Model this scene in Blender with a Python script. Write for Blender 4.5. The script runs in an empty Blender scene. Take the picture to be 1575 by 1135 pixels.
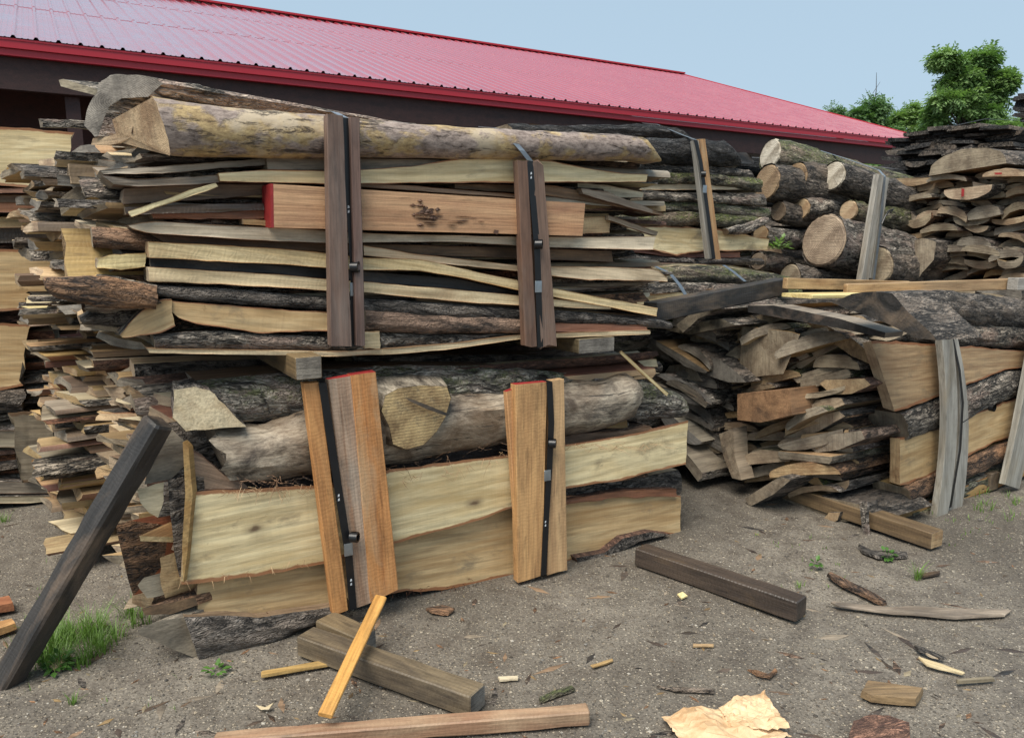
import bpy, math, random
from math import sin, cos, pi, radians, atan, sqrt
from mathutils import Vector, Matrix, noise
C = bpy.context.scene.collection
sc = bpy.context.scene

# ---------------------------------------------------------------- camera, sky, sun, exposure
FP, CX, CY, EYE = 1170.0, 787.5, 567.5, 1.6
TH = atan((567.5 - 377.0) / FP)
cam_d = bpy.data.cameras.new('camera'); cam = bpy.data.objects.new('camera', cam_d); C.objects.link(cam)
cam.location = (0, 0, EYE); cam.rotation_euler = (pi / 2 - TH, 0, 0)
cam_d.sensor_fit = 'HORIZONTAL'; cam_d.sensor_width = 36; cam_d.lens = 36 * FP / 1575
cam_d.clip_start = .05; cam_d.clip_end = 2000
sc.camera = cam
SUN_EL, SUN_AZ = 60, 212          # azimuth clockwise from +Y: high, behind the camera and a little to the left
w = bpy.data.worlds.new('World'); sc.world = w; w.use_nodes = True
wn = w.node_tree; wn.nodes.clear()
sky = wn.nodes.new('ShaderNodeTexSky'); sky.sky_type = 'NISHITA'; sky.sun_disc = False
sky.sun_elevation = radians(SUN_EL); sky.sun_rotation = radians(SUN_AZ)
sky.air_density = 1.0; sky.dust_density = 3.5; sky.ozone_density = 1.0
hsv = wn.nodes.new('ShaderNodeHueSaturation'); hsv.inputs['Saturation'].default_value = .62
mixc = wn.nodes.new('ShaderNodeMix'); mixc.data_type = 'RGBA'; mixc.inputs['Factor'].default_value = .72
mixc.inputs['B'].default_value = (3.35, 4.65, 5.75, 1)      # even veil of thin overcast
bg = wn.nodes.new('ShaderNodeBackground'); bg.inputs['Strength'].default_value = .1
wo = wn.nodes.new('ShaderNodeOutputWorld')
wn.links.new(sky.outputs[0], hsv.inputs['Color']); wn.links.new(hsv.outputs[0], mixc.inputs['A'])
wn.links.new(mixc.outputs['Result'], bg.inputs[0]); wn.links.new(bg.outputs[0], wo.inputs[0])
sd = bpy.data.lights.new('sun', 'SUN'); sun = bpy.data.objects.new('sun', sd); C.objects.link(sun)
sd.energy = 3.6; sd.angle = radians(42); sd.color = (1, .93, .82)
_az, _el = radians(SUN_AZ), radians(SUN_EL)
sun.rotation_euler = Vector((sin(_az) * cos(_el), cos(_az) * cos(_el), sin(_el))).to_track_quat('Z', 'Y').to_euler()
sc.view_settings.view_transform = 'Standard'; sc.view_settings.look = 'None'
sc.view_settings.exposure = 0.58; sc.view_settings.gamma = 1
sc.cycles.max_bounces = 6; sc.cycles.use_denoising = True

# ---------------------------------------------------------------- geometry helpers
CAM = Vector((0, 0, EYE)); sT, cT = sin(TH), cos(TH)
U = Vector((cos(radians(30.5)), sin(radians(30.5)), 0)); V = Vector((-U.y, U.x, 0)); Z = Vector((0, 0, 1))
def uvz(u, v, z): return U * u + V * v + Z * z
def ray(px, py):
    x, y = (px - CX) / FP, -(py - CY) / FP
    return Vector((x, cT + y * sT, -sT + y * cT))
def onv(px, py, v): r = ray(px, py); return CAM + r * (v / r.dot(V))
def onu(px, py, u): r = ray(px, py); return CAM + r * (u / r.dot(U))
def onz(px, py, z=0): r = ray(px, py); return CAM + r * ((z - EYE) / r.z)
def aty(px, py, y): r = ray(px, py); return CAM + r * (y / r.y)
def nz(x, y=0., z=0.): return noise.noise(Vector((x, y, z)))
def lerp(a, b, t): return a + (b - a) * t
def poly(pts, t):                       # point at fraction t along a polyline, by x-extent
    x = lerp(pts[0][0], pts[-1][0], t)
    for a, b in zip(pts, pts[1:]):
        lo, hi = (a[0], b[0]) if a[0] <= b[0] else (b[0], a[0])
        if lo - 1e-6 <= x <= hi + 1e-6 and abs(b[0] - a[0]) > 1e-6:
            k = (x - a[0]) / (b[0] - a[0]); return (x, lerp(a[1], b[1], k))
    return (x, pts[-1][1])

def tag(o, label=None, cat=None, group=None, kind=None):
    if label: o['label'] = label
    if cat: o['category'] = cat
    if group: o['group'] = group
    if kind: o['kind'] = kind
    return o
def mesh_obj(name, verts, faces, mats, fm=None, parent=None, M=None, smooth=40):
    me = bpy.data.meshes.new(name)
    if M is not None:
        Mi = M.inverted(); verts = [Mi @ v for v in verts]
    me.from_pydata([tuple(v) for v in verts], [], faces)
    for m in mats: me.materials.append(m)
    if fm:
        for p, k in zip(me.polygons, fm): p.material_index = k
    if smooth:
        for p in me.polygons: p.use_smooth = True
        me.update()
        me.set_sharp_from_angle(angle=radians(smooth))
    o = bpy.data.objects.new(name, me); C.objects.link(o)
    if M is not None: o.matrix_world = M
    if parent is not None:
        o.parent = parent
        PM = parent.matrix_basis
        o.matrix_parent_inverse = PM.inverted()
    return o
def frame(o, x, yh):
    x = x.normalized(); z = x.cross(yh).normalized(); y = z.cross(x)
    M = Matrix((x, y, z)).transposed().to_4x4(); M.translation = o
    return M
def empty(name, loc, label, cat, group=None):
    o = bpy.data.objects.new(name, None); C.objects.link(o); o.matrix_world = Matrix.Translation(loc)
    return tag(o, label, cat, group)
SEED = [0]
def loft(name, secs, mi, mats, cap=0, parent=None, bark=(), amp=0.0, rag=0.0, caps=(True, True), smooth=40, wid=None, fuzz=0.0):
    """closed cross-sections lofted into one mesh; the local X axis runs along the piece (grain direction)"""
    SEED[0] += 1; s = SEED[0] * 1.37
    n, m = len(secs), len(secs[0])
    c0 = sum(secs[0], Vector()) / m; c1 = sum(secs[-1], Vector()) / m
    ax = (c1 - c0).normalized()
    wv = wid if wid is not None else (secs[n // 2][m // 2] - secs[n // 2][0])
    if wv.cross(ax).length < 1e-5: wv = Vector((.3, .2, .9))
    M = frame((c0 + c1) / 2, ax, wv); Mi = M.inverted()
    bs = set(bark); V3 = []
    for i, sec in enumerate(secs):
        c = sum(sec, Vector()) / m
        for j, p in enumerate(sec):
            q = Mi @ p
            if (j in bs or (j - 1) % m in bs) and amp:
                d = (p - c); L = d.length
                if L > 1e-6:
                    r = 1 - abs(nz(q.x * 5 + s, q.y * 24, q.z * 24)) * 2.4
                    r2 = nz(q.x * 13, q.y * 50 + s, q.z * 50)
                    p = p + d / L * amp * (r * .7 + r2 * .5)
            elif fuzz:
                p = p + (p - c).normalized() * fuzz * nz(q.x * 9 + s, q.y * 30, q.z * 30)
            if rag and i in (0, n - 1):
                p = p + ax * rag * (nz(q.y * 22 + s, q.z * 22, i) + .5 * nz(q.y * 80, q.z * 80 + s, i))
            V3.append(p)
    F, FM = [], []
    for i in range(n - 1):
        for j in range(m):
            k = (j + 1) % m
            F.append((i * m + j, i * m + k, (i + 1) * m + k, (i + 1) * m + j)); FM.append(mi[j])
    if caps[0]: F.append(tuple(range(m))[::-1]); FM.append(cap)
    if caps[1]: F.append(tuple((n - 1) * m + j for j in range(m))); FM.append(cap)
    return mesh_obj(name, V3, F, mats, FM, parent, M, smooth)
def box_secs(a, b, wv, hv, n=2, sub=1):
    """sections of a rectangular bar from a to b, half width vector wv, half height vector hv"""
    return [[lerp(a, b, i / (n - 1)) + wv * s + hv * t for s, t in ((-1, -1), (1, -1), (1, 1), (-1, 1))] for i in range(n)]
def bevbar(name, a, b, wv, hv, mat, parent=None, bev=.004, n=8, fuzz=.0015, bend=0.0, mats=None, capm=None):
    """squared timber with softened arrises"""
    W, H = wv.length, hv.length; we, he = wv / W, hv / H
    pr = [(-W + bev, -H), (W - bev, -H), (W, -H + bev), (W, H - bev), (W - bev, H), (-W + bev, H), (-W, H - bev), (-W, -H + bev)]
    secs = []
    L = (b - a).length; ax = (b - a) / L; ts = [0, min(.3, bev / L)] + [i / n for i in range(1, n)] + [1 - min(.3, bev / L), 1]
    for k, t in enumerate(ts):
        sh = (1 - bev / max(W, .01) * .8) if k in (0, len(ts) - 1) else 1
        c = lerp(a, b, t) + he * bend * 4 * t * (1 - t)
        secs.append([c + we * x * sh + he * y * sh for x, y in pr])
    ml = [mat] + ([capm] if capm else [])
    return loft(name, secs, [0] * 8, ml, cap=1 if capm else 0, parent=parent, fuzz=fuzz, wid=wv, smooth=28)

# ---------------------------------------------------------------- materials
def new_mat(name):
    m = bpy.data.materials.new(name); m.use_nodes = True
    t = m.node_tree; t.nodes.clear()
    o = t.nodes.new('ShaderNodeOutputMaterial'); p = t.nodes.new('ShaderNodeBsdfPrincipled')
    t.links.new(p.outputs[0], o.inputs[0]); return m, t, p
class G:
    """tiny node-graph writer"""
    def __init__(s, t): s.t = t
    def n(s, ty, **kw):
        x = s.t.nodes.new(ty)
        for k, v in kw.items(): setattr(x, k, v)
        return x
    def put(s, sock, v):
        if hasattr(v, 'is_linked') or isinstance(v, bpy.types.NodeSocket): s.t.links.new(v, sock)
        else: sock.default_value = v
    def obj(s, rnd=True):
        v = s.n('ShaderNodeTexCoord').outputs['Object']
        if rnd:
            r = s.n('ShaderNodeObjectInfo').outputs['Random']; s.rnd = r
            m = s.n('ShaderNodeVectorMath', operation='SCALE'); m.inputs[0].default_value = (37, 23, 51); s.put(m.inputs['Scale'], r)
            a = s.n('ShaderNodeVectorMath', operation='ADD'); s.put(a.inputs[0], v); s.put(a.inputs[1], m.outputs[0]); v = a.outputs[0]
        return v
    def scale(s, v, k):
        m = s.n('ShaderNodeVectorMath', operation='MULTIPLY'); s.put(m.inputs[0], v); m.inputs[1].default_value = k; return m.outputs[0]
    def noise(s, v, sc=1, det=4, ro=.55, dist=0):
        x = s.n('ShaderNodeTexNoise'); s.put(x.inputs['Vector'], v); x.inputs['Scale'].default_value = sc
        x.inputs['Detail'].default_value = det; x.inputs['Roughness'].default_value = ro; x.inputs['Distortion'].default_value = dist
        return x.outputs['Fac']
    def voro(s, v, sc=1, feat='F1', out='Distance', rand=1):
        x = s.n('ShaderNodeTexVoronoi', feature=feat); s.put(x.inputs['Vector'], v); x.inputs['Scale'].default_value = sc
        x.inputs['Randomness'].default_value = rand
        return x.outputs[out]
    def ramp(s, f, stops, interp='LINEAR'):
        x = s.n('ShaderNodeValToRGB'); s.put(x.inputs[0], f); cr = x.color_ramp; cr.interpolation = interp
        while len(cr.elements) < len(stops): cr.elements.new(.5)
        for e, (p, c) in zip(cr.elements, stops):
            e.position = p; e.color = (c, c, c, 1) if not isinstance(c, tuple) else (*c[:3], 1)
        return x.outputs[0]
    def mix(s, f, a, b, mode='MIX'):
        x = s.n('ShaderNodeMix', data_type='RGBA', blend_type=mode)
        s.put(x.inputs['Factor'], f)
        for k, v in (('A', a), ('B', b)): s.put(x.inputs[k], (*v[:3], 1) if isinstance(v, tuple) else v)
        return x.outputs['Result']
    def math(s, op, a, b=0., c=None):
        x = s.n('ShaderNodeMath', operation=op); s.put(x.inputs[0], a); s.put(x.inputs[1], b)
        if c is not None: s.put(x.inputs[2], c)
        return x.outputs[0]
    def bump(s, h, dist=.003, st=1., nrm=None):
        x = s.n('ShaderNodeBump'); s.put(x.inputs['Height'], h); x.inputs['Distance'].default_value = dist; x.inputs['Strength'].default_value = st
        if nrm is not None: s.put(x.inputs['Normal'], nrm)
        return x.outputs[0]
    def vary(s, col, v=.25, sat=.2, hue=.0):
        x = s.n('ShaderNodeHueSaturation'); s.put(x.inputs['Color'], col)
        f = s.math('MULTIPLY_ADD', s.rnd, v * 2, 1 - v); s.put(x.inputs['Value'], f)
        r2 = s.math('FRACT', s.math('MULTIPLY', s.rnd, 17.3)); s.put(x.inputs['Saturation'], s.math('MULTIPLY_ADD', r2, sat * 2, 1 - sat))
        if hue:
            r3 = s.math('FRACT', s.math('MULTIPLY', s.rnd, 91.7)); s.put(x.inputs['Hue'], s.math('MULTIPLY_ADD', r3, hue * 2, .5 - hue))
        return x.outputs[0]
def wood(name, light, dark, stain=None, samt=.5, rough=.62, saw=0.1, var=.12, fig=1.0, grime=None, gsc=2.5, gth=.52):
    m, t, p = new_mat(name); g = G(t); v = g.obj()
    a = g.noise(g.scale(v, (.9 * fig, 9, 9)), 1, 5, .6, 1.6)
    col = g.ramp(a, [(.3, dark), (.55, tuple(lerp(x, y, .7) for x, y in zip(dark, light))), (.75, light)])
    b = g.noise(g.scale(v, (4, 110, 110)), 1, 3, .6)
    col = g.mix(.55, col, g.ramp(b, [(.32, .5), (.55, 1.0), (.72, 1.18)]), 'MULTIPLY')
    if stain:
        k = g.noise(g.scale(v, (1.5, 5, 5)), 1.3, 6, .62, .6)
        col = g.mix(g.math('MULTIPLY', g.ramp(k, [(.5, 0.), (.66, 1.)]), samt), col, stain)
    ea = g.n('ShaderNodeAttribute', attribute_name='edge').outputs['Fac']
    col = g.mix(g.ramp(g.math('ADD', ea, g.math('MULTIPLY', g.noise(g.scale(v, (6, 9, 9)), 3, 4), .9)), [(.85, 0.), (1.3, .8)]), col, tuple(x * y for x, y in zip(dark, (.75, .5, .35))))
    if grime:
        k = g.noise(g.scale(v, (1, 2.2, 2.2)), gsc, 8, .7, .4)
        col = g.mix(g.ramp(k, [(gth, 0.), (gth + .13, .85)]), col, grime)
    bl = g.noise(g.scale(v, (1.2, 4, 4)), 3, 7, .7)
    col = g.mix(.8, col, g.ramp(bl, [(.3, .55), (.5, .98), (.7, 1.15)]), 'MULTIPLY')
    fl = g.noise(g.scale(v, (9, 60, 60)), 1, 2, .5)
    col = g.mix(.5, col, g.ramp(fl, [(.27, .45), (.36, 1.)]), 'MULTIPLY')
    h = g.math('ADD', g.math('MULTIPLY', a, .6), b)
    if saw:
        wv = g.n('ShaderNodeTexWave', wave_type='BANDS', bands_direction='X'); g.put(wv.inputs['Vector'], v)
        wv.inputs['Scale'].default_value = 17; wv.inputs['Distortion'].default_value = 9; wv.inputs['Detail'].default_value = 3; wv.inputs['Detail Scale'].default_value = 1.5
        col = g.mix(saw, col, g.ramp(wv.outputs['Fac'], [(0., .72), (.7, 1.06)]), 'MULTIPLY')
        h = g.math('ADD', h, g.math('MULTIPLY', wv.outputs['Fac'], saw * 1.2))
    col = g.vary(col, var, .15, .012)
    g.put(p.inputs['Base Color'], col); g.put(p.inputs['Roughness'], rough)
    g.put(p.inputs['Normal'], g.bump(h, .0025, .8)); return m
def bark(name, ridge, deep, tint=None, moss=0., size=1., elong=3.4, dist=.028, var=.2, rough=.8, tamt=.6):
    m, t, p = new_mat(name); g = G(t); v = g.obj()
    wob = g.n('ShaderNodeTexNoise'); g.put(wob.inputs['Vector'], g.scale(v, (7, 22, 22))); wob.inputs['Scale'].default_value = 1 / size; wob.inputs['Detail'].default_value = 3
    ws = g.n('ShaderNodeVectorMath', operation='MULTIPLY_ADD'); g.put(ws.inputs[0], wob.outputs['Color']); ws.inputs[1].default_value = (.07 * size,) * 3; g.put(ws.inputs[2], v)
    vv = g.scale(ws.outputs[0], (1 / elong, 1, 1))
    e2 = g.voro(vv, 75 / size, 'DISTANCE_TO_EDGE')
    f1 = g.math('ABSOLUTE', g.math('SUBTRACT', g.noise(g.scale(ws.outputs[0], (7 / size / elong * 1.6, 15 / size, 15 / size)), 1, 3, .55, .9), .5))
    f2 = g.math('ABSOLUTE', g.math('SUBTRACT', g.noise(g.scale(ws.outputs[0], (22 / size / elong * 1.6, 38 / size, 38 / size)), 1, 3, .6, .5), .5))
    crack = g.math('MULTIPLY', g.ramp(f1, [(.006, .0), (.035, .62), (.12, 1.)]), g.ramp(f2, [(.0, .35), (.03, .8), (.1, 1.)])); c2 = g.ramp(e2, [(0., .2), (.14, 1.)])
    n = g.noise(g.scale(v, (20, 60, 60)), 1, 6, .7)
    h = g.math('ADD', g.math('MULTIPLY', crack, 1.), g.math('ADD', g.math('MULTIPLY', c2, .28), g.math('MULTIPLY', n, .5)))
    fleck = g.ramp(g.noise(g.scale(v, (12, 40, 40)), 1, 3, .6), [(.38, .38), (.64, 1.4)])
    col = g.mix(g.math('MULTIPLY', crack, g.math('MULTIPLY_ADD', c2, .35, .65)), deep, g.mix(1., ridge, fleck, 'MULTIPLY'))
    if tint: col = g.mix(g.math('MULTIPLY', g.ramp(g.noise(g.scale(v, (2, 5, 5)), 1.5, 6, .65), [(.5, 0.), (.6, 1.)]), tamt), col, tint)
    if moss:
        up = g.n('ShaderNodeSeparateXYZ'); g.put(up.inputs[0], g.n('ShaderNodeNewGeometry').outputs['Normal'])
        mk = g.math('MULTIPLY', g.ramp(g.noise(g.scale(v, (1.6, 4, 4)), 2.2, 7, .75), [(.5 - .08 * moss, 0.), (.6 - .08 * moss, 1.)]), g.ramp(g.math('MULTIPLY_ADD', up.outputs[2], .5, .5), [(.3, .15), (.7, 1.)]))
        mk = g.math('MULTIPLY', mk, g.ramp(g.noise(v, 60, 3), [(.4, .2), (.6, .85)]))
        col = g.mix(mk, col, g.mix(g.noise(v, 30, 3), (.06, .085, .015), (.2, .23, .07)))
    col = g.vary(col, var, .2)
    g.put(p.inputs['Base Color'], col); g.put(p.inputs['Roughness'], rough); g.put(p.inputs['Normal'], g.bump(h, dist, 1.)); return m
def plain(name, col, rough=.5, metal=0., var=0., bumpd=0.):
    m, t, p = new_mat(name); g = G(t); v = g.obj()
    k = g.noise(v, 18, 5, .6)
    c = g.mix(g.ramp(k, [(.35, 0.), (.7, 1.)]), tuple(x * .78 for x in col), tuple(min(1, x * 1.12) for x in col))
    if var: c = g.vary(c, var)
    g.put(p.inputs['Base Color'], c); p.inputs['Roughness'].default_value = rough; p.inputs['Metallic'].default_value = metal
    if bumpd: g.put(p.inputs['Normal'], g.bump(k, bumpd))
    return m
def endgrain(name, light, dark, rings=60., grime=.4, checks=0.):
    m, t, p = new_mat(name); g = G(t); v = g.obj(False)
    g.rnd = g.n('ShaderNodeObjectInfo').outputs['Random']
    wv = g.n('ShaderNodeTexWave', wave_type='RINGS', rings_direction='X'); g.put(wv.inputs['Vector'], v)
    wv.inputs['Scale'].default_value = rings; wv.inputs['Distortion'].default_value = 3; wv.inputs['Detail'].default_value = 4; wv.inputs['Detail Scale'].default_value = .35
    wv.inputs['Detail Roughness'].default_value = .7
    col = g.mix(g.ramp(g.noise(v, 7, 5, .65), [(.38, 0.), (.62, 1.)]), dark, light)
    col = g.mix(.6, col, g.ramp(wv.outputs['Fac'], [(0., .42), (.6, 1.1)]), 'MULTIPLY')
    xyz = g.n('ShaderNodeSeparateXYZ'); g.put(xyz.inputs[0], v)
    ang = g.math('ARCTAN2', xyz.outputs[2], xyz.outputs[1]); cv = g.n('ShaderNodeCombineXYZ'); g.put(cv.inputs[0], g.math('MULTIPLY', ang, 2.6)); g.put(cv.inputs[1], g.math('MULTIPLY', g.rnd, 40.))
    ck = g.noise(cv.outputs[0], 2.2, 3, .6); col = g.mix(g.ramp(ck, [(.33, checks), (.36, 0.)]), col, (.03, .022, .016))
    sk = g.noise(g.scale(v, (1, 5, 90)), 1, 3, .6)
    col = g.mix(.45, col, g.ramp(sk, [(.36, .55), (.52, 1.1)]), 'MULTIPLY')
    col = g.mix(g.math('MULTIPLY', g.ramp(g.noise(v, 13, 7, .75), [(.52, 0.), (.68, 1.)]), grime), col, (.05, .045, .04))
    col = g.vary(col, .2, .2)
    g.put(p.inputs['Base Color'], col); p.inputs['Roughness'].default_value = .75
    g.put(p.inputs['Normal'], g.bump(g.math('ADD', sk, g.noise(v, 60, 4, .7)), .004)); return m

W = {}
W['cream'] = wood('cream_sawn_wood', (.74, .62, .37), (.52, .39, .19), (.34, .22, .1), .55, saw=.16)
W['pale'] = wood('pale_bleached_wood', (.70, .60, .42), (.42, .325, .2), (.2, .16, .11), .6, saw=.08, grime=(.1, .085, .06), gth=.6)
W['tan'] = wood('tan_sawn_wood', (.50, .35, .18), (.30, .18, .08), (.2, .1, .04), .6, saw=.12)
W['brown'] = wood('brown_weathered_wood', (.30, .20, .115), (.13, .08, .046), (.05, .035, .025), .7, saw=.1, var=.25)
W['grey'] = wood('grey_weathered_wood', (.34, .285, .21), (.16, .122, .084), (.05, .043, .036), .75, saw=.06, var=.22, grime=(.04, .035, .03), gth=.6)
W['orange'] = wood('orange_fir_wood', (.62, .36, .165), (.42, .21, .088), (.24, .11, .05), .4, saw=.12, var=.05, fig=.5)
W['fir'] = wood('red_fir_wood', (.56, .30, .14), (.37, .16, .065), (.42, .33, .22), .6, saw=.12, var=.05, fig=.6)
W['beamw'] = wood('golden_fir_beam', (.60, .36, .15), (.44, .22, .075), (.30, .14, .06), .5, saw=.08, var=.02, fig=.35)
W['redb'] = wood('red_brown_split_timber', (.38, .20, .11), (.2, .085, .045), (.42, .28, .17), .6, saw=.15, var=.02)
W['knotty'] = wood('grey_orange_knotty_wood', (.46, .36, .25), (.30, .17, .08), (.30, .27, .22), .8, .6, saw=.15, var=.04, fig=.6)
W['red'] = wood('red_cedar_wood', (.33, .14, .075), (.15, .055, .03), (.07, .03, .02), .6, saw=.1, var=.2)
W['old'] = wood('old_brown_batten_wood', (.20, .125, .09), (.085, .05, .038), (.2, .17, .15), .35, saw=0, var=.06, fig=.4)
W['silver'] = wood('silver_grey_batten_wood', (.42, .40, .35), (.2, .185, .16), (.26, .2, .12), .4, saw=0, var=.08, fig=.4)
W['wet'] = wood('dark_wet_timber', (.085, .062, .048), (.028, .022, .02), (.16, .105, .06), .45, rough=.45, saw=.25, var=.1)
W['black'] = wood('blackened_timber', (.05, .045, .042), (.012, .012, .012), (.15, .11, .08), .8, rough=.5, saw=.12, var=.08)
W['beam'] = wood('weathered_brown_beam', (.22, .16, .09), (.10, .07, .042), (.045, .034, .026), .7, rough=.55, saw=.2, var=.1)
W['bdark'] = bark('dark_furrowed_bark', (.235, .20, .168), (.011, .009, .008), (.30, .24, .19), size=1.0)
W['bblack'] = bark('black_ridged_bark', (.085, .08, .077), (.005, .005, .006), size=.8, elong=4)
W['bgrey'] = bark('grey_plated_bark', (.46, .395, .32), (.014, .012, .010), (.42, .30, .24), size=1.15)
W['bmoss'] = bark('mossy_furrowed_bark', (.29, .26, .20), (.012, .010, .008), (.36, .28, .21), moss=1., size=1.05)
W['bgmoss'] = bark('grey_plated_mossy_bark', (.46, .41, .33), (.014, .012, .010), (.46, .34, .27), moss=.55, size=1.1)
W['bbrown'] = bark('brown_flaky_bark', (.25, .155, .10), (.014, .009, .007), (.38, .22, .13), size=.8, dist=.01)
W['bred'] = bark('red_brown_bark_edge', (.25, .12, .07), (.05, .022, .015), size=.5, dist=.006)
W['ends'] = endgrain('weathered_end_grain', (.32, .265, .19), (.15, .115, .08))
W['endt'] = endgrain('tan_end_grain', (.45, .33, .2), (.25, .16, .09), grime=.25)
W['stub'] = endgrain('coarse_tan_stub_cut', (.48, .36, .20), (.18, .12, .065), rings=24, grime=.8)
W['endg'] = endgrain('grey_end_grain', (.25, .225, .19), (.10, .088, .075))
W['endr'] = endgrain('ringed_log_end', (.33, .235, .145), (.16, .105, .062), checks=.7, rings=22, grime=.3)
W['endc'] = endgrain('chalky_log_end', (.50, .44, .34), (.17, .135, .09), checks=.5, rings=26, grime=.3)
W['redpaint'] = plain('red_end_paint', (.30, .02, .02), .6, bumpd=.002)
W['strap'] = plain('black_steel_strap', (.012, .013, .015), .32, .2)
W['strapl'] = plain('pale_sheen_strap', (.24, .27, .30), .35, .6)  # paler copy of the black strap, sky reflection put into the colour
W['seal'] = plain('steel_crimp_seal', (.36, .40, .43), .35, .8)
W['ink'] = plain('white_strap_ink', (.6, .63, .66), .6)
# ochre sycamore-like bark for the top slab
def patch_bark():
    m, t, p = new_mat('ochre_patched_bark'); g = G(t); v = g.obj()
    k = g.noise(g.scale(v, (1, 1.5, 1.5)), 6, 9, .62, .1); big = g.noise(v, 2.3, 3, .5)
    mask = g.ramp(g.math('ADD', g.math('MULTIPLY', k, .75), g.math('MULTIPLY', big, .5)), [(.64, 0.), (.70, 1.)])
    ye = g.mix(g.ramp(g.noise(g.scale(v, (1, 2, 2)), 22, 7, .75), [(.35, 0.), (.65, 1.)]), (.17, .11, .05), (.50, .37, .18))
    ye = g.mix(g.ramp(g.noise(v, 5, 5, .6), [(.5, 0.), (.62, .8)]), ye, (.42, .35, .26))
    gr = g.mix(g.ramp(g.noise(g.scale(v, (1, 2, 2)), 24, 7, .75), [(.35, 0.), (.65, 1.)]), (.10, .072, .06), (.36, .29, .25))
    col = g.mix(mask, gr, ye)
    ck = g.voro(g.scale(v, (.45, 1, 1)), 11, 'DISTANCE_TO_EDGE'); n2 = g.noise(g.scale(v, (5, 24, 24)), 1, 6, .75, .6)
    thin = g.ramp(g.math('ADD', ck, g.math('MULTIPLY', n2, .35)), [(.115, 0.), (.14, 1.)]); wr = g.ramp(n2, [(.36, .1), (.44, 1.)])
    col = g.mix(g.math('MULTIPLY', thin, wr), (.055, .035, .025), col)
    g.put(p.inputs['Base Color'], col); p.inputs['Roughness'].default_value = .75
    h = g.math('ADD', g.math('MULTIPLY', mask, -.35), g.math('ADD', g.math('MULTIPLY', thin, .5), g.math('ADD', wr, k)))
    g.put(p.inputs['Normal'], g.bump(h, .008)); return m
W['patch'] = patch_bark()
def smooth_log(name, a=(.27, .225, .17), b=(.05, .04, .032), c=(.50, .43, .33)):
    m, t, p = new_mat(name); g = G(t); v = g.obj()
    k = g.noise(g.scale(v, (1, 1.8, 1.8)), 4.2, 9, .74, .5)
    col = g.ramp(k, [(.38, b), (.5, a), (.62, c)])
    f = g.noise(g.scale(v, (2, 9, 9)), 5, 6, .7, 1.)
    col = g.mix(.7, col, g.ramp(f, [(.38, .28), (.58, 1.15)]), 'MULTIPLY')
    col = g.mix(g.ramp(g.noise(v, 1.7, 4), [(.45, 0.), (.65, .6)]), col, (.20, .12, .06))
    ck = g.noise(g.scale(v, (2.2, 40, 40)), 1, 3, .6, 1.2)
    col = g.mix(g.ramp(ck, [(.34, .85), (.40, 0.)]), col, (.02, .016, .013))
    g.put(p.inputs['Base Color'], col); p.inputs['Roughness'].default_value = .6
    g.put(p.inputs['Normal'], g.bump(g.math('ADD', k, g.math('MULTIPLY', ck, .5)), .008)); return m
W['slick'] = smooth_log('bare_grey_log_surface')
def ws2(g, v):
    n = g.n('ShaderNodeTexNoise'); g.put(n.inputs['Vector'], v); n.inputs['Scale'].default_value = 14; n.inputs['Detail'].default_value = 3
    m = g.n('ShaderNodeVectorMath', operation='MULTIPLY_ADD'); g.put(m.inputs[0], n.outputs['Color']); m.inputs[1].default_value = (.03, .03, .03); g.put(m.inputs[2], v); return m.outputs[0]
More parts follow.
